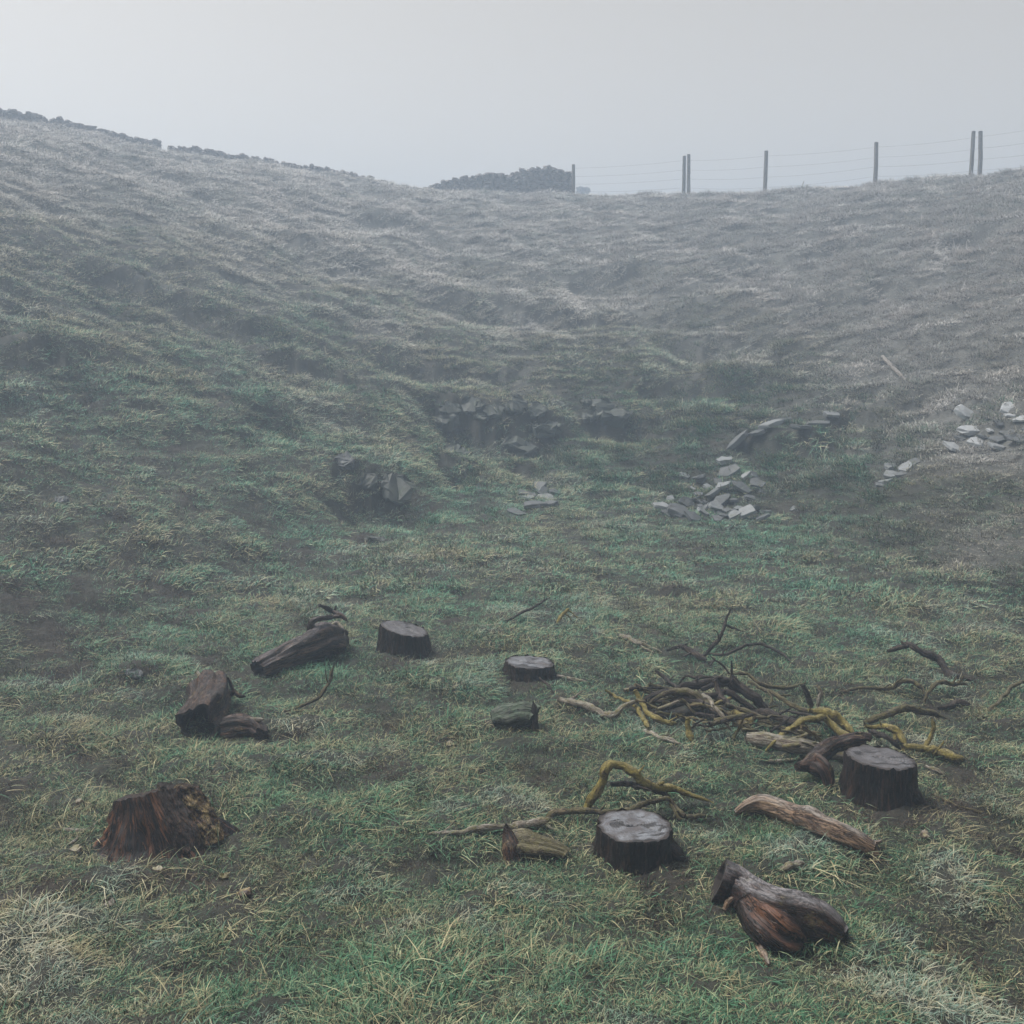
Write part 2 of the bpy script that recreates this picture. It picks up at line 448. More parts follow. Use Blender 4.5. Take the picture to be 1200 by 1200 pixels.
NOGRASS = []
CLEAR = []     # (x, y, r) kept free of grass (under stumps and logs)
def scatter():
    rs = np.random.RandomState(5)
    P = []; I = []; Sc = []; Ro = []; T = []
    def ring(r0, r1, dens, half, pick, smin, smax):
        area = math.radians(2 * half) / 2 * (r1 * r1 - r0 * r0)
        n = int(area * dens)
        r = np.sqrt(rs.rand(n) * (r1 * r1 - r0 * r0) + r0 * r0); a = np.radians(rs.uniform(-half, half, n))
        x = r * np.sin(a); y = r * np.cos(a)
        z = height(x, y)
        e = .06
        gx = (height(x + e, y) - height(x - e, y)) / (2 * e); gy = (height(x, y + e) - height(x, y - e)) / (2 * e)
        st = np.hypot(gx, gy)
        bb = bare(x, y)
        keep = rs.rand(n) > np.maximum(bb * .28, sstep(1.3, 2.6, st) * .35)
        for cx, cy_, cr in CLEAR:
            keep &= np.hypot(x - cx, y - cy_) > cr
        for cx, cy_, cr in NOGRASS: keep &= np.hypot(x - cx, y - cy_) > cr
        x, y, z, gx, gy, st, bb = (v[keep] for v in (x, y, z, gx, gy, st, bb))
        n = len(x)
        # downslope comb + hummock tops grow longer
        hb = fbm(x * 1.7, y * 1.7, 2, 61)
        idx = pick(n, rs, hb)
        yaw = np.arctan2(-gy, -gx) + rs.normal(0, .7, n) + (st < .12) * rs.uniform(-3, 3, n)
        tilt = np.clip(np.arctan(st) * .55, 0, .6)
        sc = rs.uniform(smin, smax, n) * (1 + .35 * np.clip(bump(x, y, True), -1, .8)) * (1 + .35 * np.clip(hb, -1, 1)) * (1 - .3 * bb)
        # orientation: yaw about z then lean by tilt towards the downslope side
        dirx = -gx / np.maximum(st, 1e-3); diry = -gy / np.maximum(st, 1e-3)
        P.append(np.stack([x, y, z], 1)); I.append(idx)
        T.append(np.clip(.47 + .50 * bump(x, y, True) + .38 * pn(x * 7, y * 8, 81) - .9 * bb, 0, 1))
        Sc.append(np.stack([sc, sc, sc * rs.uniform(.75, 1.2, n)], 1))
        # euler XYZ: tilt approximated by small rotations about x and y after yaw
        Ro.append(np.stack([-tilt * diry, tilt * dirx, yaw], 1))
    def near(n, rs, hb):
        q = rs.rand(n) + .3 * hb
        return np.where(q < .74, rs.randint(0, 4, n), np.where(q < 1.02, rs.randint(4, 7, n), rs.randint(7, 9, n)))
    def mid(n, rs, hb):
        q = rs.rand(n) + .3 * hb
        return np.where(q < .5, rs.randint(0, 4, n), np.where(q < .8, rs.randint(9, 12, n), rs.randint(4, 9, n)))
    def far(n, rs, hb):
        q = rs.rand(n) + .35 * hb
        return np.where(q < .72, rs.randint(9, 12, n), rs.randint(12, 14, n))
    ring(.8, 2.3, 320, 65, near, .8, 1.3)
    ring(2.3, 6.5, 520, 42, near, .8, 1.35)
    ring(6.5, 10.5, 330, 36, near, .9, 1.4)
    ring(10.5, 16, 150, 34, mid, .8, 1.2)
    ring(16, 27, 80, 33, far, .8, 1.35)
    ring(27, 47, 42, 32, far, 1.1, 1.8)
    # a fringe of longer grass against the foot of every stump and log
    fr = []
    for cx, cy_, cr in CLEAR:
        if cr < .03: continue
        for _ in range(int(2 * np.pi * cr * 26) + 3):
            a_ = rs.rand() * 6.283; q = cr * rs.uniform(.98, 1.12) + .02 * rs.rand()
            fr.append((cx + q * math.cos(a_), cy_ + q * math.sin(a_)))
    fr = np.array(fr); fr = fr[rs.rand(len(fr)) < .8]
    ok = np.ones(len(fr), bool)
    for cx, cy_, cr in CLEAR: ok &= np.hypot(fr[:, 0] - cx, fr[:, 1] - cy_) > cr * .93
    fr = fr[ok]; n = len(fr)
    P.append(np.stack([fr[:, 0], fr[:, 1], height(fr[:, 0], fr[:, 1])], 1)); I.append(rs.choice([0, 1, 2, 3, 4, 5, 6, 7], n))
    T.append(rs.uniform(.15, .8, n)); s_ = rs.uniform(.6, 1.1, n); Sc.append(np.stack([s_, s_, s_ * .9], 1)); Ro.append(np.stack([s_ * 0, s_ * 0, rs.uniform(0, 6.28, n)], 1))
    T_ = np.concatenate(T)
    P_, I_, S_, R_ = (np.concatenate(v) for v in (P, I, Sc, Ro))
    me = bpy.data.meshes.new('grass')
    me.vertices.add(len(P_)); me.vertices.foreach_set('co', P_.astype(np.float32).ravel())
    a = me.attributes.new('pick', 'INT', 'POINT'); a.data.foreach_set('value', I_.astype(np.int32))
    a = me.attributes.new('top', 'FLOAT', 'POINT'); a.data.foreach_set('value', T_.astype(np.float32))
    a = me.attributes.new('dry', 'FLOAT', 'POINT'); a.data.foreach_set('value', dry_hazed(P_[:, 0], P_[:, 1]).astype(np.float32))
    for nm, v in (('spin', R_), ('size', S_)):
        a = me.attributes.new(nm, 'FLOAT_VECTOR', 'POINT'); a.data.foreach_set('vector', v.astype(np.float32).ravel())
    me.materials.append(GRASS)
    o = bpy.data.objects.new('grass', me); COL.objects.link(o)
    tag(o, 'rough tussocky grass, green, straw and frosted, covering the whole hollow', 'grass', kind='stuff')
    g = bpy.data.node_groups.new('grass_clumps', 'GeometryNodeTree')
    g.interface.new_socket('Geometry', in_out='INPUT', socket_type='NodeSocketGeometry')
    g.interface.new_socket('Geometry', in_out='OUTPUT', socket_type='NodeSocketGeometry')
    gi = g.nodes.new('NodeGroupInput'); go = g.nodes.new('NodeGroupOutput')
    ip = g.nodes.new('GeometryNodeInstanceOnPoints'); ci = g.nodes.new('GeometryNodeCollectionInfo')
    ci.inputs['Collection'].default_value = protos
    ci.inputs['Separate Children'].default_value = True; ci.inputs['Reset Children'].default_value = True
    def na(name, ty):
        x = g.nodes.new('GeometryNodeInputNamedAttribute'); x.data_type = ty; x.inputs['Name'].default_value = name
        return next(s for s in x.outputs if s.enabled and s.name == 'Attribute')
    L = g.links.new
    L(gi.outputs[0], ip.inputs['Points']); L(ci.outputs[0], ip.inputs['Instance'])
    ip.inputs['Pick Instance'].default_value = True
    L(na('pick', 'INT'), ip.inputs['Instance Index'])
    er = g.nodes.new('FunctionNodeEulerToRotation'); L(na('spin', 'FLOAT_VECTOR'), er.inputs[0]); L(er.outputs[0], ip.inputs['Rotation'])
    L(na('size', 'FLOAT_VECTOR'), ip.inputs['Scale'])
    L(ip.outputs[0], go.inputs[0])
    md = o.modifiers.new('clumps', 'NODES'); md.node_group = g
    print('grass clumps', len(P_))
# ------------------------------------------------------------------ wood and stone materials
def wood_mat(name, dark, mid, light, plo=.56, phi=.68, moss=0.0, mossc=(.26, .23, .05), frost=0.3, frost_sheen=(.42, .43, .44), rough=.55, grain=16, patch=None, lines=.75, crack=1.0):
    m, t, p = mat(name)
    geo = N(t, 'ShaderNodeNewGeometry'); pos = geo.outputs['Position']
    gc = N(t, 'ShaderNodeAttribute', attribute_name='grain').outputs['Vector']
    nz = N(t, 'ShaderNodeSeparateXYZ'); t.links.new(geo.outputs['Normal'], nz.inputs[0])
    fib = noise(t, gc, grain * 4.5, 6, .7, .5); big = noise(t, gc, grain * 1.1, 4, .6, .4)
    c = mix(t, ramp(t, fib, [(.42, 0), (.60, 1)]), dark, mid)
    c = mix(t, ramp(t, mth(t, 'ADD', mth(t, 'MULTIPLY', fib, .5), mth(t, 'MULTIPLY', big, .5)), [(.5, 0), (.66, 1)]), c, light)
    if patch:
        c = mix(t, ramp(t, noise(t, pos, patch[1] * 1.6, 6, .7, .2), [(plo, 0), (phi, .85)]), c, patch[0])
    # drying cracks along the grain, and flaked bark with hard edges
    ln = ramp(t, noise(t, gc, grain * 7, 3, .55, .3), [(.465, 0), (.49, 1), (.51, 1), (.535, 0)])
    c = mix(t, mth(t, 'MULTIPLY', ln, lines), c, tuple(v * .35 for v in dark))
    fl = ramp(t, noise(t, gc, grain * 2.6, 6, .75, .8), [(.57, 0), (.585, 1)])
    c = mix(t, mth(t, 'MULTIPLY', fl, .55), c, tuple(min(v * 1.25, .6) for v in light))
    if moss > 0:
        a = mth(t, 'ADD', noise(t, pos, 18, 6, .75), mth(t, 'MULTIPLY', nz.outputs[2], .16))
        k = mth(t, 'MULTIPLY', ramp(t, a, [(.60 - .26 * moss, 0), (.74 - .26 * moss, 1)]), .92)
        mc = mix(t, ramp(t, noise(t, pos, 55, 5, .7), [(.35, 0), (.65, 1)]), tuple(v * .45 for v in mossc), mossc)
        c = mix(t, k, c, mc)
    f = mth(t, 'MULTIPLY', ramp(t, nz.outputs[2], [(.55, 0), (.98, 1)]), ramp(t, noise(t, pos, 13, 5, .65), [(.35, 0.2), (.6, 1)]))  # frost and damp sheen put into the colour of upward faces
    c = mix(t, mth(t, 'MULTIPLY', f, frost), c, frost_sheen)
    t.links.new(c, p.inputs['Base Color'])
    p.inputs['Roughness'].default_value = rough; p.inputs['Specular IOR Level'].default_value = .3
    hgt = mth(t, 'ADD', mth(t, 'ADD', fib, mth(t, 'MULTIPLY', big, 1.5)), mth(t, 'ADD', mth(t, 'MULTIPLY', fl, .5), mth(t, 'MULTIPLY', ln, -.8)))
    bumpn(t, p, hgt, crack, .012)
    return m
DARKW = wood_mat('wet_dark_bark', (.005, .004, .004), (.022, .013, .011), (.075, .040, .026), frost=.22, frost_sheen=(.16, .15, .16), rough=.5)
BIGW = wood_mat('wet_rotting_bark', (.004, .003, .003), (.032, .016, .012), (.22, .095, .045), frost=.22, frost_sheen=(.16, .15, .17), rough=.42, grain=8, patch=((.12, .05, .025), 5))
ROTW = wood_mat('rotten_red_wood', (.008, .005, .005), (.045, .020, .014), (.15, .075, .04), frost=.3, frost_sheen=(.22, .20, .20), rough=.5, patch=((.24, .17, .08), 9))
YROT = wood_mat('yellow_rotten_wood', (.02, .010, .007), (.10, .042, .022), (.26, .17, .07), plo=.47, phi=.57, frost=.12, rough=.6, grain=9, patch=((.36, .27, .12), 11))
LOGW = wood_mat('peeled_log', (.045, .026, .017), (.19, .115, .075), (.36, .25, .16), frost=.7, frost_sheen=(.40, .37, .34), rough=.5, grain=9)
STRIPW = wood_mat('stripped_brown_log', (.012, .008, .007), (.065, .036, .026), (.19, .12, .075), frost=.55, frost_sheen=(.26, .24, .26), rough=.5, grain=9)
FORKW = wood_mat('frosted_red_log', (.008, .005, .005), (.045, .020, .015), (.11, .060, .035), frost=.85, frost_sheen=(.33, .32, .34), rough=.45, patch=((.17, .14, .05), 7))
PALEW = wood_mat('bleached_branch', (.19, .15, .12), (.38, .33, .26), (.55, .50, .42), moss=.1, frost=.5, frost_sheen=(.50, .49, .47), rough=.6, grain=20, lines=.35)
MOSSW = wood_mat('mossy_branch', (.05, .035, .02), (.17, .12, .06), (.30, .23, .12), moss=.75, mossc=(.40, .33, .09), frost=.25, frost_sheen=(.40, .38, .32), rough=.7, grain=20, lines=.35)
STRAWW = wood_mat('straw_coloured_twig', (.09, .06, .03), (.24, .18, .09), (.36, .30, .17), moss=.3, mossc=(.30, .26, .08), frost=.3, rough=.65, grain=20, lines=.35)
HALFW = wood_mat('half_mossy_branch', (.03, .021, .015), (.11, .08, .05), (.30, .24, .15), moss=.36, mossc=(.17, .15, .05), frost=.3, frost_sheen=(.33, .31, .28), rough=.65, grain=20, lines=.35)
TWIGW = wood_mat('dark_twig', (.013, .009, .008), (.05, .034, .026), (.14, .105, .08), moss=.0, frost=.3, frost_sheen=(.17, .16, .16), rough=.6, grain=22)
GREENW = wood_mat('grassed_over_wood', (.03, .03, .024), (.08, .085, .07), (.16, .17, .14), moss=.3, mossc=(.07, .11, .065), frost=.4, frost_sheen=(.26, .30, .26), rough=.8, grain=14)
GREYW = wood_mat('weathered_post', (.10, .085, .075), (.20, .18, .16), (.30, .27, .24), frost=.1, rough=.8, grain=12)

BARKP = wood_mat('bleached_post', (.25, .22, .20), (.36, .33, .30), (.48, .45, .42), frost=.3, rough=.7, grain=8)
def cut_mat(name, fr):
    m, t, p = mat(name)
    rd = N(t, 'ShaderNodeAttribute', attribute_name='ring').outputs['Fac']
    geo = N(t, 'ShaderNodeNewGeometry'); pos = geo.outputs['Position']
    n = noise(t, pos, 9, 5); w_ = mth(t, 'SINE', mth(t, 'ADD', mth(t, 'MULTIPLY', rd, 80.0), mth(t, 'MULTIPLY', n, 22.0)))
    c = mix(t, mth(t, 'ADD', mth(t, 'MULTIPLY', w_, .07), n), (.06, .055, .055), (.13, .12, .13))
    c = mix(t, ramp(t, noise(t, pos, 14, 5, .7), [(.40, 0), (.70, .75 * fr)]), c, (.30, .33, .38))  # frost patches, sky reflection put into their pale blue-grey
    c = mix(t, ramp(t, rd, [(.84, 0), (.95, 1)]), c, (.035, .025, .022))
    c = mix(t, ramp(t, noise(t, mapping(t, pos, (1, 3, 1)), 5, 3, .5, 1.0), [(.585, 0), (.62, .9)]), c, (.02, .018, .02))
    t.links.new(c, p.inputs['Base Color']); p.inputs['Roughness'].default_value = .38
    bumpn(t, p, mth(t, 'ADD', noise(t, pos, 60, 6, .7), mth(t, 'MULTIPLY', w_, .08)), .9, .008)
    return m
CUTM = cut_mat('frosted_sawn_top', 1.0); CUTD = cut_mat('wet_sawn_top', .35)
def hollow_mat():
    m, t, p = mat('shaded_hollow')  # near-black colour carries the shade inside hollow wood
    geo = N(t, 'ShaderNodeNewGeometry')
    t.links.new(mix(t, noise(t, geo.outputs['Position'], 20, 5), (.008, .006, .006), (.03, .018, .014)), p.inputs['Base Color'])
    p.inputs['Roughness'].default_value = .85
    return m
HOLLOW = hollow_mat()
def stone_mat(name, a, b, lich):
    m, t, p = mat(name)
    geo = N(t, 'ShaderNodeNewGeometry'); pos = geo.outputs['Position']; oi = N(t, 'ShaderNodeObjectInfo').outputs['Random']
    c = mix(t, noise(t, pos, 6, 5, .65), a, b)
    c = mix(t, mth(t, 'MULTIPLY', oi, .6), c, b)
    c = mix(t, ramp(t, noise(t, pos, 11, 4, .6), [(.56, 0), (.68, .8)]), c, lich)
    t.links.new(c, p.inputs['Base Color']); p.inputs['Roughness'].default_value = .6
    bumpn(t, p, noise(t, pos, 18, 6, .65), .7, .02)
    return m
SLATE = stone_mat('damp_slate', (.045, .05, .055), (.14, .15, .16), (.11, .12, .10))
PALES = stone_mat('sheen_pale_slate', (.12, .135, .145), (.27, .285, .30), (.15, .165, .14))  # same slate, reflection off wet tops put into a paler colour
BRIGHT = stone_mat('sheen_bright_slate', (.28, .30, .32), (.42, .44, .46), (.30, .31, .29))  # paler still, wet sheen put into the slate colour
ROCK = stone_mat('mossy_rock', (.035, .04, .038), (.08, .09, .08), (.06, .08, .05))
WALLS = stone_mat('wall_stone', (.14, .13, .14), (.27, .25, .26), (.20, .21, .18))
METAL, _t, _p = mat('galvanised_wire'); _p.inputs['Base Color'].default_value = (.16, .16, .17, 1); _p.inputs['Metallic'].default_value = .6; _p.inputs['Roughness'].default_value = .5

# ------------------------------------------------------------------ generic solids
def part(name, V, F, m, origin, parent=None, grain=None, ring=None, smooth=True):
    V = np.asarray(V, float) - np.asarray(origin, float)
    me = bpy.data.meshes.new(name); me.from_pydata(V.tolist(), [], F); me.validate()
    me.polygons.foreach_set('use_smooth', [smooth] * len(me.polygons)); me.materials.append(m)
    if grain is not None:
        a = me.attributes.new('grain', 'FLOAT_VECTOR', 'POINT'); a.data.foreach_set('vector', np.asarray(grain, np.float32).ravel())
    if ring is not None:
        a = me.attributes.new('ring', 'FLOAT', 'POINT'); a.data.foreach_set('value', np.asarray(ring, np.float32))
    o = bpy.data.objects.new(name, me); COL.objects.link(o)
    if parent is not None: o.parent = parent
    else: o.location = origin
    return o

def resample(P, step, soft=1.0):
    P = np.asarray(P, float); out = []
    n = len(P)
    for i in range(n - 1):
        p0 = P[max(i - 1, 0)]; p1 = P[i]; p2 = P[i + 1]; p3 = P[min(i + 2, n - 1)]
        k = max(2, int(np.linalg.norm(p2[:3] - p1[:3]) / step) + 1)
        for j in range(k):
            s = j / k
            lin = p1 * (1 - s) + p2 * s
            out.append((1 - soft) * lin + soft * .5 * ((2 * p1) + (-p0 + p2) * s + (2 * p0 - 5 * p1 + 4 * p2 - p3) * s * s + (-p0 + 3 * p1 - 3 * p2 + p3) * s ** 3))
    out.append(P[-1]); return np.array(out)

def sweep(P, rough=.12, sides=10, seed=0, hollow=None, blunt=False, kink=.0, knots=0):
    """P rows: x y z r.  returns V, F, grain, and the index where a hollow begins"""
    P = np.asarray(P, float)
    rm = P[:, 3].mean()
    Q = resample(P, max(rm * (.9 if sides < 14 else .35), .012), .55 if sides < 14 else 1); C = Q[:, :3]; rr = np.maximum(Q[:, 3], .0015)
    if sides < 14 and not blunt:
        tt = np.linspace(0, 1, len(rr)); rr = rr * (1 + .22 * pn(tt * len(P) * 1.3, tt * 0 + seed * .7, 90)) * np.clip((1 - tt) / .12, .25, 1) ** .6
    rs = np.random.RandomState(seed)
    if kink: 
        L0 = np.cumsum(np.r_[0, np.linalg.norm(np.diff(C, axis=0), axis=1)])
        sc = 1 / max(rm * 9, .05)
        for ax in range(3): C[:, ax] += kink * rm * (pn(L0 * sc, L0 * 0 + seed * 1.7, 70 + ax) * 1.3 + .9 * np.abs(pn(L0 * sc * 2.7, L0 * 0 + seed * 2.7, 73 + ax))) * np.sin(np.linspace(0, np.pi, len(C))) ** .5
    T = np.gradient(C, axis=0); T /= np.linalg.norm(T, axis=1)[:, None] + 1e-9
    up = np.array([0, 0, 1.]) if abs(T[0][2]) < .9 else np.array([1., 0, 0])
    nrm = np.cross(T[0], up); nrm /= np.linalg.norm(nrm)
    V = []; G = []; F = []
    L = 0; n = len(C)
    th = np.linspace(0, 2 * np.pi, sides, endpoint=False)
    LL = float(np.linalg.norm(np.diff(C, axis=0), axis=1).sum())
    kn = [(rs.uniform(.1, .9), rs.rand() * 6.28, rs.uniform(.25, .6)) for _ in range(knots)]
    for i in range(n):
        if i: L += np.linalg.norm(C[i] - C[i - 1])
        nrm = nrm - T[i] * np.dot(nrm, T[i]); nrm /= np.linalg.norm(nrm) + 1e-9
        bn = np.cross(T[i], nrm)
        for a in th:
            ca, sa = math.cos(a), math.sin(a)
            q = 1 + rough * (1.3 * mnoise.noise((ca * 1.2 + seed, sa * 1.2, L / (rm * 6 + .01))) + .8 * mnoise.noise((ca * 3.1, sa * 3.1 + seed, L / (rm * 9 + .01))))
            if sides > 14: q += rough * (.45 * mnoise.noise((ca * 6 + seed, sa * 6, L / (rm * 7))) + .5 * mnoise.noise((ca * 11, sa * 11 + seed, L / (rm * 5))) + .3 * mnoise.noise((ca * 19, sa * 19 + seed, L / (rm * 3))) + .25 * mnoise.noise((ca * 4, sa * 4 + seed, L / (rm * 1.6))))
            for ki, ka, kh in kn:
                q += kh * math.exp(-((L - LL * ki) / (rm * 1.2)) ** 2) * max(0, math.cos(a - ka)) ** 4
            V.append(C[i] + (nrm * ca + bn * sa) * rr[i] * q)
            G.append((ca * rm + seed * .37, sa * rm, L * .16))
    for i in range(n - 1):
        for j in range(sides):
            k = (j + 1) % sides
            F.append((i * sides + j, i * sides + k, (i + 1) * sides + k, (i + 1) * sides + j))
    HV, HF, HG = [], [], []
    def cap(i0, centre, flip):
        V.append(centre); G.append((seed * .37, 0, L * .16)); c = len(V) - 1
        for j in range(sides):
            k = (j + 1) % sides
            F.append((i0 + j, c, i0 + k) if flip else (i0 + j, i0 + k, c))
    if hollow is None: cap(0, C[0] - T[0] * rr[0] * (.15 if blunt else .5), False)
    else:
        wall, deep = hollow
        base = np.array(V[:sides]); cc = C[0]
        inner = cc + (base - cc) * wall
        HV = [*base, *inner, *(inner + T[0] * deep * .6), *(cc + (inner - cc) * .75 + T[0] * deep)]
        HV.append(cc + T[0] * deep * 1.05)
        for lv in range(3):
            for j in range(sides):
                k = (j + 1) % sides
                HF.append((lv * sides + k, lv * sides + j, (lv + 1) * sides + j, (lv + 1) * sides + k))
        for j in range(sides): HF.append((3 * sides + (j + 1) % sides, 3 * sides + j, 4 * sides))
        HG = [(seed * .3, v[2], v[0]) for v in HV]
    cap((n - 1) * sides, C[-1] + T[-1] * rr[-1] * (.15 if blunt else .6), True)
    return V, F, G, HV, HF, HG

def pxpath(pts):
    """pts rows: px, py, radius in px [, gy]: gy is the row of the ground the point stands over"""
    out = []
    for q in pts:
        px, py, rp = q[:3]; gy = q[3] if len(q) > 3 else py + rp * .8
        P, t = above(px, py, gy)
        out.append((*P, rp / FPX * t))
    return np.array(out)

def ground_under(p): return float(height(p[0], p[1]))
_seed = [1]
def branch(name, pts, m, label=None, cat='branch', group=None, parent=None, origin=None, rough=.16, sides=8, hollow=None, blunt=False, kink=.8, knots=1, clear=0, twigs=()):
    P = pxpath(pts); _seed[0] += 1
    if P[:, 3].max() > .04: sides = 44
    else: P[:, 3] *= 1.0
    V, F, G, HV, HF, HG = sweep(P, rough, sides, _seed[0], hollow, blunt, kink, knots)
    if parent is None:
        c = P[:, :3].mean(0); origin = np.array([c[0], c[1], min(P[:, 2].min(), ground_under(c) + .02)])
        root = part(name, V, F, m, origin, None, G); tag(root, label, cat, group)
    else: root = part(name, V, F, m, origin, parent, G)
    if P[:, 3].max() < .04 and parent is None and name == 'branch':
        q = resample(P, .03); L_ = len(q); rs = np.random.RandomState(_seed[0])
        for _ in range(rs.randint(1, 4) if L_ > 14 else 0):
            i = rs.randint(3, L_ - 3); d = q[i + 1][:3] - q[i - 1][:3]; d /= np.linalg.norm(d) + 1e-9
            s_ = np.cross(d, rs.normal(0, 1, 3)); s_ /= np.linalg.norm(s_) + 1e-9; s_[2] = abs(s_[2]); r_ = q[i][3]
            ln = rs.uniform(.03, .12); e1 = q[i][:3] + (s_ * .8 + d * .5) * ln * .5; e2 = q[i][:3] + (s_ + d * rs.uniform(.2, 1)) * ln
            V2, F2, G2, *_ = sweep([(*q[i][:3], r_ * .5), (*e1, r_ * .35), (*e2, r_ * .15)], rough, 6, _seed[0] + 60, None, False, kink, 0)
            part('twig', V2, F2, m, origin, root, G2)
    if hollow: part('hollow_end', HV, HF, HOLLOW, origin, root, HG)
    for tw in twigs:
        V2, F2, G2, *_ = sweep(pxpath(tw), rough, 6, _seed[0] + 40, None, False, kink, 0)
        part('twig', V2, F2, m, origin, root, G2)
    if clear:
        for x, y, z, r in resample(P, .06): CLEAR.append((x, y, r * clear))
    return root

# ------------------------------------------------------------------ tree stumps
def stump(px, pyf, rb, rt, pyt, label, tilt=(0, 0), seed=0, roots=(), m=None, squash=.9, cut=None):
    cut = cut or CUTM
    f, t = at(px, pyf)
    r_b = rb / FPX * t; r_t = rt / FPX * t
    c = np.array([f[0], f[1] + r_b * squash * .9, 0]); c[2] = height(c[0], c[1]) - .05
    top = CAM + ray(px, pyt) * (t + r_b * squash * .9); H = top[2] - c[2]
    root = empty('tree_stump', c)
    tag(root, label, 'tree stump')
    n, lv = 72, 22
    V = []; G = []; F = []
    th = np.linspace(0, 2 * np.pi, n, endpoint=False)
    def rad(a, s):
        ca, sa = math.cos(a), math.sin(a)
        ridge = .065 * mnoise.noise((ca * 5 + seed, sa * 5, s * .6)) + .05 * mnoise.noise((ca * 11, sa * 11 + seed, s * 2.2)) + .03 * mnoise.noise((ca * 26, sa * 26 + seed, s * 6))
        lump = .09 * mnoise.noise((ca * 1.3 + seed, sa * 1.3, .4))
        fl = (1 - s) ** 3 * (.10 + .30 * max(0, mnoise.noise((ca * 2.2 + seed * 3, sa * 2.2, 7.7))))
        return 1 + ridge * (1.3 - .5 * s) + lump + fl
    for i in range(lv + 1):
        s = i / lv
        for a in th:
            r = (r_b + (r_t - r_b) * s ** .7) * rad(a, s)
            x = r * math.cos(a); y = r * math.sin(a) * squash
            z = H * s + (tilt[0] * x + tilt[1] * y) * s
            if i == lv: x *= .985; y *= .985; z += .016 * mnoise.noise((math.cos(a) * 6, math.sin(a) * 6, seed)) + .008 * mnoise.noise((math.cos(a) * 17, math.sin(a) * 17, seed))
            V.append((c[0] + x, c[1] + y, c[2] + z)); G.append((math.cos(a) * r_b + seed, math.sin(a) * r_b, s * H * .14))
    for i in range(lv):
        for j in range(n):
            k = (j + 1) % n; F.append((i * n + j, i * n + k, (i + 1) * n + k, (i + 1) * n + j))
    part('bark', V, F, m or DARKW, c, root, G)
    # sawn top: slightly sunk and uneven disc inside the bark rim
    V2 = []; F2 = []; rg = []
    K = 12
    for i in range(K + 1):
        s = 1 - i / K
        for j, a in enumerate(th):
            r = r_t * rad(a, 1) * .985 * s
            x = r * math.cos(a); y = r * math.sin(a) * squash
            z = H + tilt[0] * x + tilt[1] * y + .010 * mnoise.noise((x * 16 + seed, y * 16, 2)) - .003 + (.004 if i else 0)
            if abs(x * .35 + y - .01 * math.sin(x * 40)) < .006 and x > -r_t * .5: z -= .02
            V2.append((c[0] + x, c[1] + y, c[2] + z)); rg.append(s)
    for i in range(K):
        for j in range(n):
            k = (j + 1) % n; F2.append((i * n + j, i * n + k, (i + 1) * n + k, (i + 1) * n + j))
    part('sawn_top', V2, F2, cut, c, root, None, rg)
    for i, (a, ln) in enumerate(roots):
        a = math.radians(a); ca, sa = math.cos(a), math.sin(a)
        pts = []
        for s, rr_, zz in ((.6, .26, .10), (.95, .20, .02), (1.2, .12, -.02), (1.2 + ln, .05, -.04)):
            x = c[0] + ca * r_b * s; y = c[1] + sa * r_b * s
            pts.append((x, y, height(x, y) + zz * r_b * 3, rr_ * r_b))
        v, f_, g, *_ = sweep(pts, .2, 12, seed + i, None, False, .3, 0)
        part('root', v, f_, m or DARKW, c, root, g)
    CLEAR.append((c[0], c[1], r_b * 1.02))
    return root

stump(748, 1022, 49, 46, 964, 'dark stump with a frosted sawn top in front of the yellow arched branch', seed=3, roots=[(-15, .3)], tilt=(0, .05))
stump(1040, 944, 45, 42, 884, 'tall dark wet stump standing against the end of the branch heap', seed=8, roots=[(-25, .5)], tilt=(-.08, 0), cut=CUTD)
stump(472, 770, 33, 28, 735, 'brown stump with a sloping sawn top beside the log with upright twig', seed=14, roots=(), tilt=(-.22, .05), cut=CUTD)
stump(621, 797, 31, 29, 775, 'low round dark stump in the grass, smallest of the sawn stumps', seed=21, roots=(), tilt=(-.05, 0), cut=CUTM)

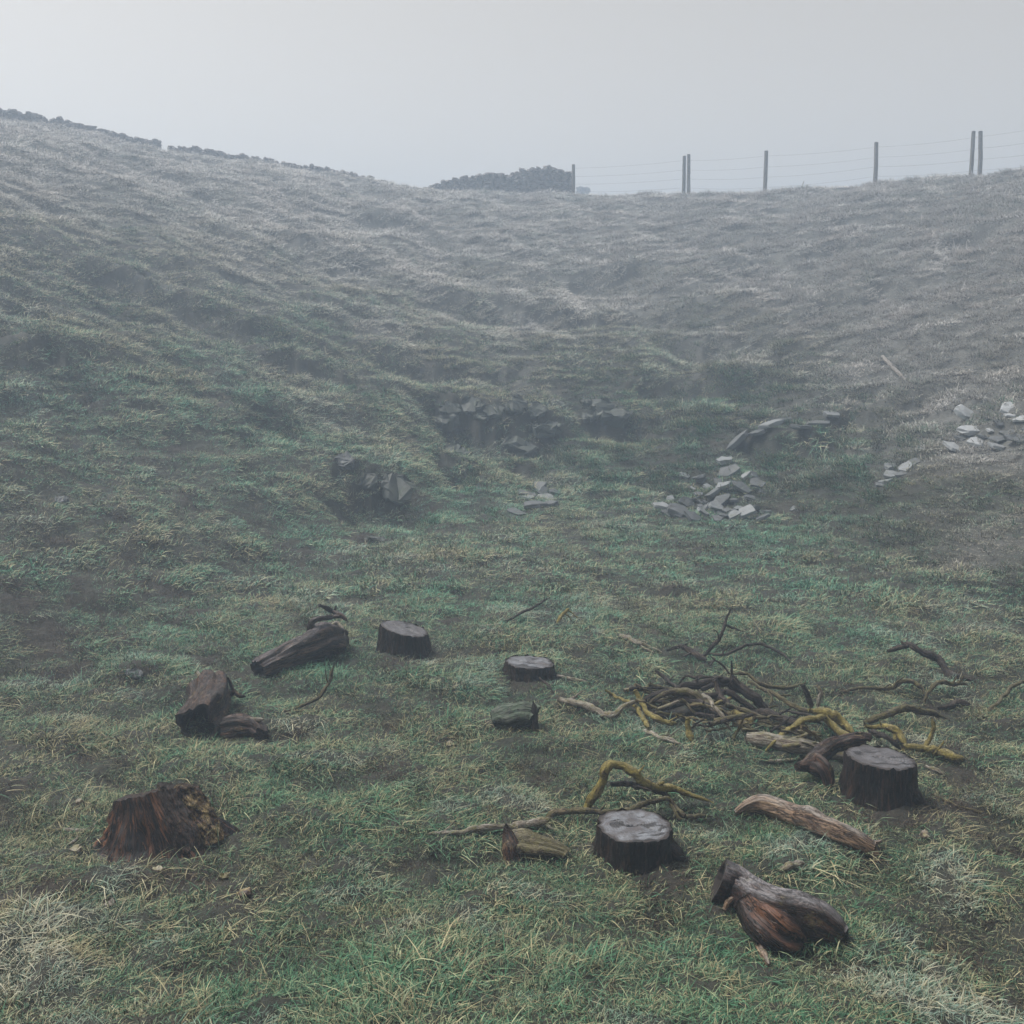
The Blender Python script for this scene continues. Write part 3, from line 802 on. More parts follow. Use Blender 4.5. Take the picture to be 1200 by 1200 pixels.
# big rotten stump, front left
def rotten_stump():
    f, t = at(190, 1014); k = t / FPX
    c = np.array([f[0], f[1] + 60 * k, 0]); c[2] = height(c[0], c[1]) - .04
    root = empty('rotten_stump', c); tag(root, 'big flared rotten stump with a split yellowish side, front left', 'tree stump')
    n, lv = 84, 26; th = np.linspace(0, 2 * np.pi, n, endpoint=False)
    def W(px, py, back=60): return CAM + ray(px, py) * (t + back * k)
    b0 = W(182, 1000); t0 = W(170, 930)
    H = t0[2] - c[2]
    V, G, F = [], [], []
    for i in range(lv + 1):
        s = i / lv
        cx = c[0] + (-10 * k) + (t0[0] - c[0] + 10 * k) * s
        cyy = c[1] + 10 * k * s
        for a in th:
            ca, sa = math.cos(a), math.sin(a)
            rx = (104 - 66 * s ** .5) * k; ry = (70 - 43 * s ** .5) * k
            q = 1 + .20 * mnoise.noise((ca * 2, sa * 2, s * 1.5)) + .13 * mnoise.noise((ca * 5 + 3, sa * 5, s * 2.2)) + .07 * mnoise.noise((ca * 14, sa * 14, s * 3.5)) + .05 * mnoise.noise((ca * 8, sa * 8, s * 9)) + (1 - s) ** 3 * .22 * mnoise.noise((ca * 2.4, sa * 2.4, 9))
            x = cx + ca * rx * q; y = cyy + sa * ry * q
            z = c[2] + H * s + s * (.26 * ca * rx - .30 * sa * ry) + s * .012 * mnoise.noise((ca * 7, sa * 7, 4))
            V.append((x, y, z)); G.append((ca * .3, sa * .3, s * .05))
    for i in range(lv):
        for j in range(n):
            q = (j + 1) % n; F.append((i * n + j, i * n + q, (i + 1) * n + q, (i + 1) * n + j))
    part('bark', V, F, BIGW, c, root, G)
    top = np.array(V[lv * n:]); cc = top.mean(0)
    V2 = []; rg = []
    for i in range(9):
        s = 1 - i / 8
        for v in top:
            q = cc + (v - cc) * s * .995; V2.append(q + np.array([0, 0, .012 * mnoise.noise((q[0] * 20, q[1] * 20, 0)) + .002])); rg.append(s)
    F2 = [(i * n + j, i * n + (j + 1) % n, (i + 1) * n + (j + 1) % n, (i + 1) * n + j) for i in range(8) for j in range(n)]
    part('sawn_top', V2, F2, ROTW, c, root, [(v[0], v[1], v[2]) for v in V2], rg)
    # split slabs of decayed wood fanning down the right side, each a thick curved plate
    def plate(name, edge_l, edge_r, m, th_px, sd, amp=.012):
        # edges: lists of (px, py, back) from top to bottom
        nu, nv = 22, 40
        A = resample([[*W(*p), 0] for p in edge_l], .004); B = resample([[*W(*p), 0] for p in edge_r], .004)
        A = A[np.linspace(0, len(A) - 1, nv).astype(int), :3]; B = B[np.linspace(0, len(B) - 1, nv).astype(int), :3]
        Vt = []; Gt = []
        for side in (0, 1):
            for i in range(nv):
                for j in range(nu):
                    u = j / (nu - 1); p = A[i] * (1 - u) + B[i] * u
                    bulge = math.sin(u * math.pi) ** .6
                    d = amp * (mnoise.noise((u * 5 + sd, i * .12, side)) + .8 * mnoise.noise((u * 14 + sd, i * .3, side))) + (.5 * amp * mnoise.noise((u * 30, i * .8, sd)))
                    off = -(bulge * th_px * k * (1 if side == 0 else -.4)) - d * (1 if side == 0 else -1)
                    q = p + np.array([0, off, .3 * d])
                    if i == nv - 1: q[2] += .010 * mnoise.noise((u * 9, sd, 1))
                    Vt.append(q); Gt.append((u * .25, side * .3 + sd, i * .006))
        o_ = nv * nu; Ft = []
        for i in range(nv - 1):
            for j in range(nu - 1):
                a = i * nu + j
                Ft.append((a, a + nu, a + nu + 1, a + 1)); Ft.append((o_ + a, o_ + a + 1, o_ + a + nu + 1, o_ + a + nu))
        for i in range(nv - 1):
            for j in (0, nu - 1):
                a = i * nu + j; Ft.append((a, a + nu, o_ + a + nu, o_ + a) if j else (a, o_ + a, o_ + a + nu, a + nu))
        for j in range(nu - 1):
            for i in (0, nv - 1):
                a = i * nu + j; Ft.append((a, a + 1, o_ + a + 1, o_ + a) if i == 0 else (a, o_ + a, o_ + a + 1, a + 1))
        return part(name, Vt, Ft, m, c, root, Gt)
    plate('split_slab', [(184, 917, 44), (190, 945, 30), (198, 975, 22), (206, 999, 18)], [(206, 920, 50), (216, 945, 38), (232, 970, 26), (238, 992, 20)], ROTW, 9, 2)
    plate('split_slab', [(203, 919, 52), (212, 942, 44), (225, 968, 34), (234, 992, 26)], [(233, 920, 62), (246, 942, 58), (259, 966, 50), (263, 982, 44)], YROT, 9, 6, .022)
    # dark lump painted as the shade in the hollow under the slabs
    V3, F3, G3, *_ = sweep([(*W(222, 998, 60), 34 * k), (*W(250, 994, 60), 24 * k), (*W(268, 1000, 60), 14 * k)], .3, 16, 5, None, False, .2, 0)
    part('hollow_shade', V3, F3, HOLLOW, c, root, G3)
    CLEAR.append((c[0], c[1], 60 * k)); CLEAR.append((c[0] + 52 * k, c[1] - 6 * k, 26 * k))
rotten_stump()

def snag(pts_core, pts_spl, mc, ms, label, name='broken_stump'):
    P = pxpath(pts_core); c = P[:, :3].mean(0); c[2] = ground_under(c)
    root = empty(name, c); tag(root, label, 'tree stump')
    V, F, G, *_ = sweep(P, .32, 40, 9, None, True, .3, 3); part('core', V, F, mc, c, root, G)
    V, F, G, *_ = sweep(pxpath(pts_spl), .3, 12, 12, None, False, .3, 0); part('splinter', V, F, ms, c, root, G)
    CLEAR.append((c[0], c[1], P[:, 3].max() * .8))
    return root
snag([(600, 996, 15, 1008), (616, 992, 16, 1006), (640, 997, 12, 1006), (662, 1002, 8, 1008)], [(603, 1008, 15, 1010), (600, 992, 12, 1010), (596, 978, 7, 1010), (593, 965, 2, 1010)], HALFW, ROTW,
     'low broken stump with one upright red-brown splinter, left of the frosted stump')
snag([(578, 846, 9, 853), (592, 842, 14, 852), (612, 840, 15, 851), (626, 841, 13, 852)], [(627, 855, 5, 856), (627, 843, 4, 856), (626, 832, 3, 856), (625, 822, 1.2, 856)], GREENW, TWIGW,
     'sunken grass-grown stump with a thin dark upright splinter at its right end', 'sunken_stump')

# ------------------------------------------------------------------ logs
forked = branch('forked_log', [(842, 1030, 25, 1058), (868, 1042, 23, 1066), (897, 1060, 22, 1086), (928, 1068, 25, 1096), (957, 1079, 23, 1102), (978, 1090, 16, 1106), (989, 1097, 10, 1107)], FORKW,
                'frosted red-brown forked log with a hollow left end, nearest the camera', 'log', rough=.2, hollow=(.78, .22), kink=.2, knots=1, clear=.8)
Pf = pxpath([(874, 1054, 14, 1082), (888, 1074, 20, 1095), (903, 1090, 23, 1107), (918, 1098, 20, 1112), (934, 1104, 12, 1114)])
v, f, g, *_ = sweep(Pf, .3, 44, 31, None, True, .3, 0); part('limb', v, f, BIGW, np.array(forked.location), forked, g)
v, f, g, *_ = sweep(pxpath([(888, 1110, 5, 1118), (895, 1120, 5, 1126), (901, 1131, 3, 1134)]), .2, 12, 34); part('splinter', v, f, LOGW, np.array(forked.location), forked, g)
v, f, g, *_ = sweep(pxpath([(849, 1066, 3, 1072), (853, 1058, 4, 1072), (860, 1052, 3, 1072)]), .2, 8, 33); part('snag', v, f, LOGW, np.array(forked.location), forked, g)
branch('log', [(863, 953, 4), (877, 945, 8, 956), (893, 943, 11, 956), (930, 955, 11.5, 966), (967, 970, 12, 981), (1003, 985, 12, 996), (1024, 996, 9, 1004)], LOGW,
       'long smooth peeled log with a frosted back, lying below the tall dark stump', 'log', rough=.14, kink=.2, knots=2, clear=.6,
       twigs=[[(1015, 990, 6, 1000), (1028, 988, 3, 1000), (1034, 984, 1.5, 1000)], [(1018, 998, 7, 1004), (1030, 1003, 4, 1008)]])
lg = branch('log', [(302, 785, 10.5, 794), (318, 776, 13, 790), (338, 767, 15, 782), (362, 759, 16.5, 775), (385, 751, 16.5, 767), (399, 749, 13, 763)], STRIPW,
       'bark-stripped brown log with a twig standing on its back, left of the sloping stump', 'log', rough=.3, hollow=(.8, .12), kink=.3, knots=3, clear=.7,
       twigs=[[(361, 746, 4.5, 776), (364, 730, 4, 776), (372, 725, 3.2, 776), (388, 724, 3, 774), (401, 723, 2.2, 772)],
              [(374, 709, 2.2, 772), (389, 716, 3, 772), (401, 722, 3, 772), (408, 729, 1.5, 772)], [(392, 716, 2, 772), (394, 709, 1, 772)]])
v, f, g, *_ = sweep(pxpath([(374, 743, 2.5, 770), (384, 738, 2.6, 768), (391, 731, 2.2, 766), (396, 730, 2.2, 764), (402, 739, 2.4, 764), (403, 752, 2, 764)]), .2, 8, 35)
part('frosted_root', v, f, PALEW, np.array(lg.location), lg, g)
hl = branch('hollow_log', [(231, 849, 22, 868), (236, 838, 23, 858), (243, 821, 22, 842), (247, 806, 18, 828), (246, 796, 11, 820)], ROTW,
       'short hollow log facing the camera with a black round opening', 'log', rough=.25, hollow=(.86, .3), kink=.3, knots=3, clear=.8,
       twigs=[[(267, 794, 1.4, 828), (271, 806, 2, 828), (279, 815, 2.4, 828), (288, 816, 1.4, 826)], [(262, 824, 3, 830), (272, 812, 3, 829), (280, 815, 2, 828)]])
v, f, g, *_ = sweep(pxpath([(231, 788, 2.5, 812), (237, 798, 3, 822), (234, 812, 3, 834), (224, 823, 3, 848), (217, 830, 2.5, 856)]), .2, 8, 36)
part('pale_root', v, f, PALEW, np.array(hl.location), hl, g)
ch = branch('log', [(262, 853, 10, 862), (280, 853, 12, 864), (297, 857, 10, 866), (306, 861, 8, 867)], ROTW, 'short crumbling yellow-brown log chunk right of the hollow log', 'log', rough=.3, blunt=True, kink=.3, knots=2, clear=.7)
v, f, g, *_ = sweep(pxpath([(274, 846, 2, 864), (285, 846, 4, 864), (298, 844, 3.5, 864), (309, 843, 2, 864)]), .25, 8, 37)
part('pale_bark_strip', v, f, PALEW, np.array(ch.location), ch, g)
branch('log', [(876, 866, 8, 874), (905, 870, 8.5, 879), (935, 875, 9, 884), (960, 879, 9, 888), (992, 884, 8, 893)], PALEW,
       'straight pale straw-coloured pole lying under the branch heap left of the tall stump', 'log', rough=.08, kink=.1, knots=1, clear=.6)

# twisted root leaning on the tall stump
rt = branch('twisted_root', [(934, 899, 5, 916), (948, 893, 9, 914), (960, 884, 10, 912), (975, 874, 9, 908), (992, 870, 8, 905), (1012, 867, 5, 902)], ROTW,
       'twisted dark brown root leaning on the left of the tall dark stump', 'root', rough=.3, kink=.4, knots=3)
for pp, sd in (([(952, 893, 11, 914), (964, 902, 10, 920), (970, 914, 8, 924), (968, 926, 5, 926)], 41), ([(975, 876, 5, 908), (990, 868, 3, 905), (1005, 862, 4, 902), (1020, 864, 5, 900)], 42)):
    v, f, g, *_ = sweep(pxpath(pp), .35, 30, sd, None, False, .3, 1); part('root_arm', v, f, ROTW, np.array(rt.location), rt, g)

# ------------------------------------------------------------------ loose branches (name, points, material, label, twigs)
B = [
 ([(654, 820, 4.5), (670, 824, 4.5), (688, 832, 5), (705, 839, 4.5), (722, 836, 4, 846), (733, 826, 3.5, 844), (752, 820, 3, 842)], PALEW, 'bleached branch with a blunt end reaching out at the left tip of the heap', ()),
 ([(709, 809, 1.5, 822), (720, 816, 2, 824), (732, 823, 2, 832), (742, 827, 2.2, 838), (753, 841, 3, 850), (760, 853, 2.8, 860)], MOSSW, 'thin yellow twig above the bleached left branch', ()),
 ([(744, 809, 2.5, 848), (749, 822, 3, 850), (757, 834, 3.2, 852), (770, 843, 3.5, 856), (784, 848, 3, 858), (795, 849, 2, 860)], MOSSW, 'curved mossy branch hooking down at the left of the heap', ()),
 ([(756, 856, 2.5, 860), (770, 863, 2.5, 867), (785, 868, 2.4, 872), (800, 872, 1.5, 875)], PALEW, 'thin pale stick trailing out of the heap onto the grass below', ()),
 ([(805, 842, 3, 868), (807, 854, 4.2, 868), (810, 868, 4, 870)], MOSSW, 'stubby upright yellow branch end at the front of the heap', ()),
 ([(752, 828, 3, 838), (764, 815, 3.5, 838), (782, 809, 4, 838), (806, 805, 4.5, 838), (828, 801, 5, 836), (852, 799, 6, 836), (858, 798, 6, 836)], TWIGW, 'long dark bough arching along the back of the heap', [[(806, 804, 2, 836), (820, 795, 1.6, 834), (840, 794, 1.3, 834)], [(836, 801, 3, 836), (838, 796, 2.8, 836), (847, 795, 1.8, 836)]]),
 ([(757, 829, 2.5, 846), (772, 817, 3, 846), (788, 813, 3.6, 846), (806, 812, 4.5, 846), (816, 814, 5.5, 846), (826, 824, 5, 846), (834, 829, 4, 848)], HALFW, 'brown mossy bough bent over at the middle of the heap', ()),
 ([(767, 833, 1.4, 850), (782, 827, 2.2, 850), (797, 821, 1.6, 850)], PALEW, 'short pale split stick under the bent bough', ()),
 ([(812, 826, 3, 850), (828, 829, 3, 850), (845, 832, 3.3, 852), (858, 840, 3.5, 856), (870, 848, 3.5, 862), (881, 856, 2.6, 868)], HALFW, 'low mossy branch across the front of the heap, under the pale rod', ()),
 ([(859, 834, 4.2, 856), (868, 840, 4.5, 858), (878, 845, 4, 860), (877, 852, 2, 862)], MOSSW, 'short bright yellow mossy stub in the middle of the heap', ()),
 ([(824, 814, 2, 858), (836, 827, 2.5, 860), (848, 843, 2.5, 864), (858, 857, 2.2, 868)], PALEW, 'straight pale rod slanting down across the front of the heap', ()),
 ([(833, 829, 2, 848), (843, 824, 2.2, 848), (857, 817, 1.5, 848)], MOSSW, 'small yellow cross stick behind the pale rod', ()),
 ([(857, 797, 7, 836), (862, 806, 6, 838), (872, 812, 5.5, 842), (884, 820, 5.5, 846), (896, 832, 4.5, 850)], TWIGW, 'thick dark bough falling to the right from the peak of the heap', [[(857, 796, 2, 836), (857, 788, 1.6, 836), (857, 774, 1, 836)], [(855, 790, 1.2, 836), (847, 780, 1.3, 834), (832, 769, 1, 830)], [(862, 800, 2.5, 838), (880, 812, 2.6, 844), (898, 832, 2, 850)]]),
 ([(838, 797, 3.8, 840), (840, 807, 4, 842), (850, 822, 3.6, 848), (858, 830, 3, 852)], TWIGW, 'dark forked stick leaning in the centre of the heap', ()),
 ([(850, 826, 3, 852), (868, 832, 3, 854), (885, 841, 3, 858), (905, 848, 2.6, 862)], HALFW, 'grey-brown branch running right from the bright yellow stub', ()),
 ([(768, 786, 1.5, 806), (780, 795, 2, 812), (787, 803, 2.3, 820), (795, 808, 1.8, 826)], TWIGW, 'dark twig poking up at the back left of the heap', [[(795, 806, 1.5, 824), (800, 796, 1.5, 822), (804, 790, 1.2, 822)]]),
 ([(803, 792, 1.6, 822), (820, 794, 2, 826), (838, 796, 2, 830), (858, 795, 1.6, 832)], TWIGW, 'thin straight twig lying along the top of the heap', ()),
 ([(858, 790, 1.6, 812), (876, 790, 2, 812), (886, 801, 2.4, 814), (900, 806, 2.6, 816), (922, 806, 2.4, 816), (945, 800, 1.8, 814)], HALFW, 'thin mossy branch curving right behind the heap', ()),
 ([(877, 799, 2, 816), (895, 808, 2.4, 822), (915, 819, 2.8, 832), (935, 829, 3, 842), (955, 835, 3.2, 850), (970, 842, 3.4, 856)], HALFW, 'long straight branch slanting into the yellow fork', [[(899, 808, 1.4, 824), (904, 818, 1.3, 834), (902, 826, 1, 840)]]),
 ([(922, 833, 1.4, 848), (942, 838, 1.8, 852), (964, 842, 2, 856)], TWIGW, 'grey twig just below the long straight branch', ()),
 ([(941, 803, 2.6, 838), (945, 815, 3, 838), (951, 829, 3, 838)], TWIGW, 'dark upright stub behind the yellow fork', ()),
 ([(957, 803, 1.6, 836), (961, 813, 2.2, 836), (959, 829, 2.5, 836)], PALEW, 'pale upright stub right of the dark one', ()),
 ([(948, 832, 3, 858), (962, 834, 5, 860), (978, 843, 6, 864), (990, 851, 5.5, 868), (1000, 859, 4, 872)], MOSSW, 'thick bright yellow mossy bough, upper arm of the fork beside the tall stump', ()),
 ([(964, 840, 4, 866), (974, 849, 5, 870), (988, 859, 5, 874), (1008, 869, 4.5, 880)], MOSSW, 'yellow mossy bough, lower arm of the fork beside the tall stump', ()),
 ([(897, 880, 1.5), (908, 870, 2.5, 880), (920, 858, 3.4, 878), (935, 849, 4, 876), (952, 845, 4, 872), (968, 841, 4.4, 868)], MOSSW, 'arched yellow-brown branch springing over the pale pole', ()),
 ([(897, 892, 1.6), (914, 893, 2.2), (928, 891, 2.2), (936, 888, 1.6)], PALEW, 'thin pale curved stick lying left of the twisted root', ()),
 ([(1014, 848, 4, 858), (1025, 842, 4.6, 856), (1045, 834, 4.5, 854), (1065, 831, 4.2, 852), (1082, 835, 4, 850), (1098, 840, 3.5, 850), (1113, 843, 1.6, 848)], HALFW, 'brown arched branch rising behind the tall dark stump', ()),
 ([(1014, 851, 2.4, 868), (1030, 852, 3, 868), (1044, 855, 4, 870), (1052, 862, 4.4, 874), (1062, 874, 4, 880)], MOSSW, 'yellow crooked branch behind the top of the tall dark stump', [[(1050, 857, 2.5, 872), (1048, 870, 2.5, 876)]]),
 ([(1058, 876, 4, 886), (1075, 878, 4.6, 888), (1098, 884, 5.5, 892), (1118, 890, 5.5, 896), (1131, 890, 3, 894)], MOSSW, 'yellowish mossy branch lying to the right of the tall dark stump', [[(1083, 878, 3.6, 888), (1086, 868, 3, 888), (1092, 858, 2.6, 888), (1095, 852, 2.6, 888), (1093, 842, 1.8, 888)], [(1088, 880, 2, 889), (1097, 875, 1.5, 889)]]),
 ([(1084, 898, 2.6), (1098, 904, 2.6), (1107, 909, 1.6)], PALEW, 'short pale stick at the right foot of the tall dark stump', ()),
 ([(984, 811, 1.6), (1005, 807, 2, 812), (1030, 807, 2.4, 813), (1048, 805, 2.6, 814), (1057, 797, 2.8, 816), (1068, 798, 2.8, 818), (1080, 806, 3.2, 820), (1083, 813, 2, 822)], HALFW, 'wavy thin branch lying on the grass behind the heap', ()),
 ([(1083, 824, 1.4), (1086, 814, 2.2, 824), (1095, 804, 2.6, 820), (1108, 801, 2.8, 816), (1126, 802, 2.6, 814), (1134, 803, 2, 812)], HALFW, 'small arching branch under the thick dark bough, far right', ()),
 ([(1040, 763, 2, 776), (1052, 760, 3, 778), (1064, 757, 3.6, 782), (1078, 764, 4, 788), (1098, 775, 4.2, 794), (1108, 787, 4.4, 798), (1122, 795, 4.8, 803), (1138, 797, 3, 802)], TWIGW, 'thick dark curved bough lying on the slope at the far right', [[(1063, 757, 2, 782), (1056, 752, 1.6, 780)]]),
 ([(1099, 830, 1.8), (1112, 829, 3), (1124, 824, 4), (1136, 825, 4.5)], TWIGW, 'grey half-buried branch end below the dark bough at the far right', ()),
 ([(1146, 843, 1.8), (1157, 834, 2.2, 838), (1170, 824, 2.4, 830), (1180, 811, 2.4, 822), (1192, 802, 2.4, 812), (1206, 798, 2, 808)], HALFW, 'slender mossy stick lying on the slope beyond the small arching branch', ()),
 ([(726, 745, 3.4), (738, 748, 3, 752), (749, 755, 2.8, 760), (762, 760, 2.2, 764), (775, 764, 1.4, 767)], PALEW, 'white bleached branch on open grass behind the heap', [[(750, 757, 1.8, 761), (757, 762, 1.4, 765), (766, 765, 1.1, 768)]]),
 ([(781, 762, 1.6, 770), (794, 759, 2.2, 770), (804, 761, 3.4, 772), (814, 768, 3.4, 776), (828, 773, 2.6, 780)], TWIGW, 'reddish dark bent branch right of the white bleached branch', [[(798, 759, 1.4, 771), (805, 754, 1, 770)]]),
 ([(823, 770, 1.8, 776), (833, 760, 2.4, 776), (842, 748, 2.2, 776), (848, 735, 2, 776), (853, 722, 1.6, 776), (856, 714, 1, 776)], TWIGW, 'forked twig standing upright out of the grass behind the heap', [[(849, 733, 1.6, 776), (858, 736, 1.6, 776), (868, 739, 1, 776)]]),
 ([(828, 766, 1.5, 772), (846, 768, 1.8, 774), (860, 763, 1.8, 772), (874, 757, 1.8, 768), (892, 755, 1.8, 766), (908, 762, 1.6, 770), (920, 769, 1.5, 776), (930, 779, 1.2, 782)], TWIGW, 'thin wavy branch spreading right from the upright twig', [[(832, 780, 1, 790), (838, 772, 1.2, 784)]]),
 ([(686, 950, 4), (693, 938, 5.5, 952), (703, 921, 6, 954), (711, 903, 5.8, 956), (719, 896, 5.6, 956), (731, 899, 5.8, 956), (742, 909, 6, 956), (752, 918, 6, 956), (766, 921, 5, 956), (785, 925, 4.5, 954), (802, 931, 3.4, 952), (822, 936, 3, 948), (836, 941, 1.8, 946)], MOSSW, 'bright yellow mossy branch bent in a tall arch behind the frosted stump', [[(745, 908, 2.5, 956), (751, 903, 1.8, 956), (756, 897, .9, 956)], [(772, 920, 2.6, 956), (779, 917, 2, 956)]]),
 ([(716, 919, 3.2, 954), (730, 918, 3.6, 954), (745, 920, 3.6, 954), (760, 924, 4, 954), (776, 930, 3.4, 954), (786, 938, 1.6, 952)], TWIGW, 'dark brown branch crossing below the yellow arch', ()),
 ([(500, 978, 1.8), (530, 978, 2.8), (562, 974, 3.8, 978), (592, 971, 4.4, 976), (618, 966, 5.6, 972), (638, 962, 5.2, 970), (648, 957, 3, 968)], PALEW, 'long bleached branch lying left of the frosted stump', [[(640, 967, 1.6, 972), (656, 976, 1.8, 980), (668, 977, 1.2, 980)]]),
 ([(638, 965, 2, 970), (646, 955, 4, 968), (656, 951, 3.8, 966), (690, 951, 3.4, 964), (720, 952, 3.4, 964), (748, 946, 3.4, 962), (770, 938, 2.8, 960), (780, 937, 2.8, 960), (790, 946, 3.4, 962), (802, 957, 3.6, 965), (822, 957, 3, 963), (838, 957, 1.6, 960)], HALFW, 'thin mossy-brown branch running close behind the frosted stump', [[(785, 942, 2, 962), (797, 960, 2, 966), (806, 962, 1.4, 967)]]),
 ([(334, 834, 1.6), (350, 829, 2, 834), (364, 822, 2.4, 832), (376, 814, 2.4, 832), (385, 801, 2.2, 830), (389, 789, 2, 830), (391, 780, 1.6, 830)], HALFW, 'thin curved branch arching out of the grass right of the hollow log', ()),
 ([(562, 734, 1.4), (576, 733, 1.8), (590, 731, 1.2)], PALEW, 'pale stick end lying in the grass behind the low round stump', ()),
 ([(594, 728, 1.8, 732), (612, 718, 1.8, 728), (628, 710, 1.5, 724), (643, 701, 1.1, 718)], TWIGW, 'straight thin brown stick slanting up from the grass behind the low round stump', ()),
 ([(653, 731, 1.8), (659, 722, 2.2, 732), (667, 713, 2, 732)], MOSSW, 'tiny yellow forked twig right of the slanting stick', [[(662, 719, 1.2, 732), (668, 724, 1.2, 732), (671, 729, 1, 732)], [(666, 715, 1, 732), (677, 724, .8, 732)]]),
 ([(652, 792, 1.8), (670, 796, 2), (691, 800, 1.6)], PALEW, 'pale stick lying on the grass right of the low round stump', ()),
 ([(62, 974, 1.8), (76, 972, 2.4), (92, 975, 2.6), (102, 975, 2), (110, 967, 2.4), (117, 961, 2)], PALEW, 'pale crooked root in the grass left of the big rotten stump', [[(92, 976, 1.6), (88, 986, 2), (80, 990, 1.4)]]),
 ([(102, 857, 1.8), (118, 862, 1.8), (136, 867, 1.5), (156, 868, 1.2)], HALFW, 'thin stick lying left of the hollow log', ()),
 ([(914, 1021, 3.5), (928, 1017, 4.5), (942, 1012, 4)], PALEW, 'pale half-buried stick behind the frosted forked log', ()),
 ([(632, 794, 1.2, 802), (640, 801, 1.4, 808), (648, 810, 1, 814)], TWIGW, 'small dark stick leaning against the low round stump', ()),
 ([(1150, 952, 1.3), (1120, 944, 1.5), (1092, 930, 1.3)], HALFW, 'hair-thin stick on the grass right of the tall stump', ()),
 ([(903, 1129, 2.5), (899, 1122, 3), (893, 1117, 2)], LOGW, 'short reddish stick below the forked log limb', ()),
 # dark tangle that fills the heart of the heap
 ([(766, 836, 3, 846), (790, 826, 3.6, 846), (815, 824, 4, 848), (840, 836, 4, 852), (860, 846, 3.6, 856)], TWIGW, 'dark inner branch deep inside the heap, low left', ()),
 ([(775, 828, 3, 842), (800, 820, 4, 844), (830, 815, 4, 844), (850, 812, 4, 844), (870, 822, 4, 846), (890, 838, 3.6, 850)], TWIGW, 'dark inner branch bowed beneath the long bough', ()),
 ([(868, 830, 4, 846), (890, 836, 4.5, 852), (915, 842, 4.5, 858), (940, 852, 4, 864), (955, 862, 3, 870)], TWIGW, 'dark inner branch behind the arched yellow-brown branch', [[(930, 848, 3, 862), (945, 842, 3, 862), (962, 848, 2, 864)]]),
 ([(895, 828, 2.4, 842), (912, 838, 3, 850), (925, 850, 3, 858), (938, 862, 2.6, 868)], TWIGW, 'dark thin inner branch crossing toward the pale pole', ()),
 ([(822, 808, 2.4, 838), (842, 803, 3, 838), (862, 802, 3, 838)], TWIGW, 'short dark stick tucked under the peak of the heap', ()),
 ([(1020, 858, 3, 872), (1034, 862, 3.5, 876), (1046, 870, 3, 880), (1056, 878, 2.5, 884)], TWIGW, 'dark splintered stick between the yellow crooked branch and the stump', ()),
]
for pts, m, lab, tw in B:
    branch('branch', pts, m, lab, 'branch', twigs=tw)
rt_ = random.Random(12)
for i in range(64):
    x = rt_.uniform(752, 960); y0 = 800 + (x - 765) * .22; y = rt_.uniform(y0, y0 + 38); gy = min(y + rt_.uniform(4, 26), y0 + 52)
    a = rt_.uniform(-.35, .6) if rt_.random() < .75 else rt_.uniform(-1.3, 1.3); L = rt_.uniform(18, 48); bend = rt_.uniform(-6, 6); r0 = rt_.uniform(.8, 2.2)
    pts = [(x + math.cos(a) * L * s, y + math.sin(a) * L * s * .6 - bend * math.sin(s * 3.14), r0 * (1.1 - .7 * s), max(gy, y + math.sin(a) * L * s * .6 + 3)) for s in (-.5, -.2, .1, .5)]
    q_ = rt_.random()
    if q_ < .34: branch('twig', pts, TWIGW, 'thin dark twig tangled inside the branch heap', 'twig', 'thin dark twigs tangled inside the branch heap', kink=.9)
    elif q_ < .6: branch('twig', pts, HALFW, 'thin brown mossy twig tangled inside the branch heap', 'twig', 'thin mossy twigs tangled inside the branch heap', kink=.9)
    else: branch('twig', pts, STRAWW, 'thin straw-coloured twig tangled inside the branch heap', 'twig', 'thin straw-coloured twigs tangled inside the branch heap', kink=.9)
for i, (px, py) in enumerate([(815, 838), (840, 842), (865, 850), (790, 836), (895, 852), (925, 858), (880, 838)]):
    p, _ = at(px, py); CLEAR.append((p[0], p[1], .16))

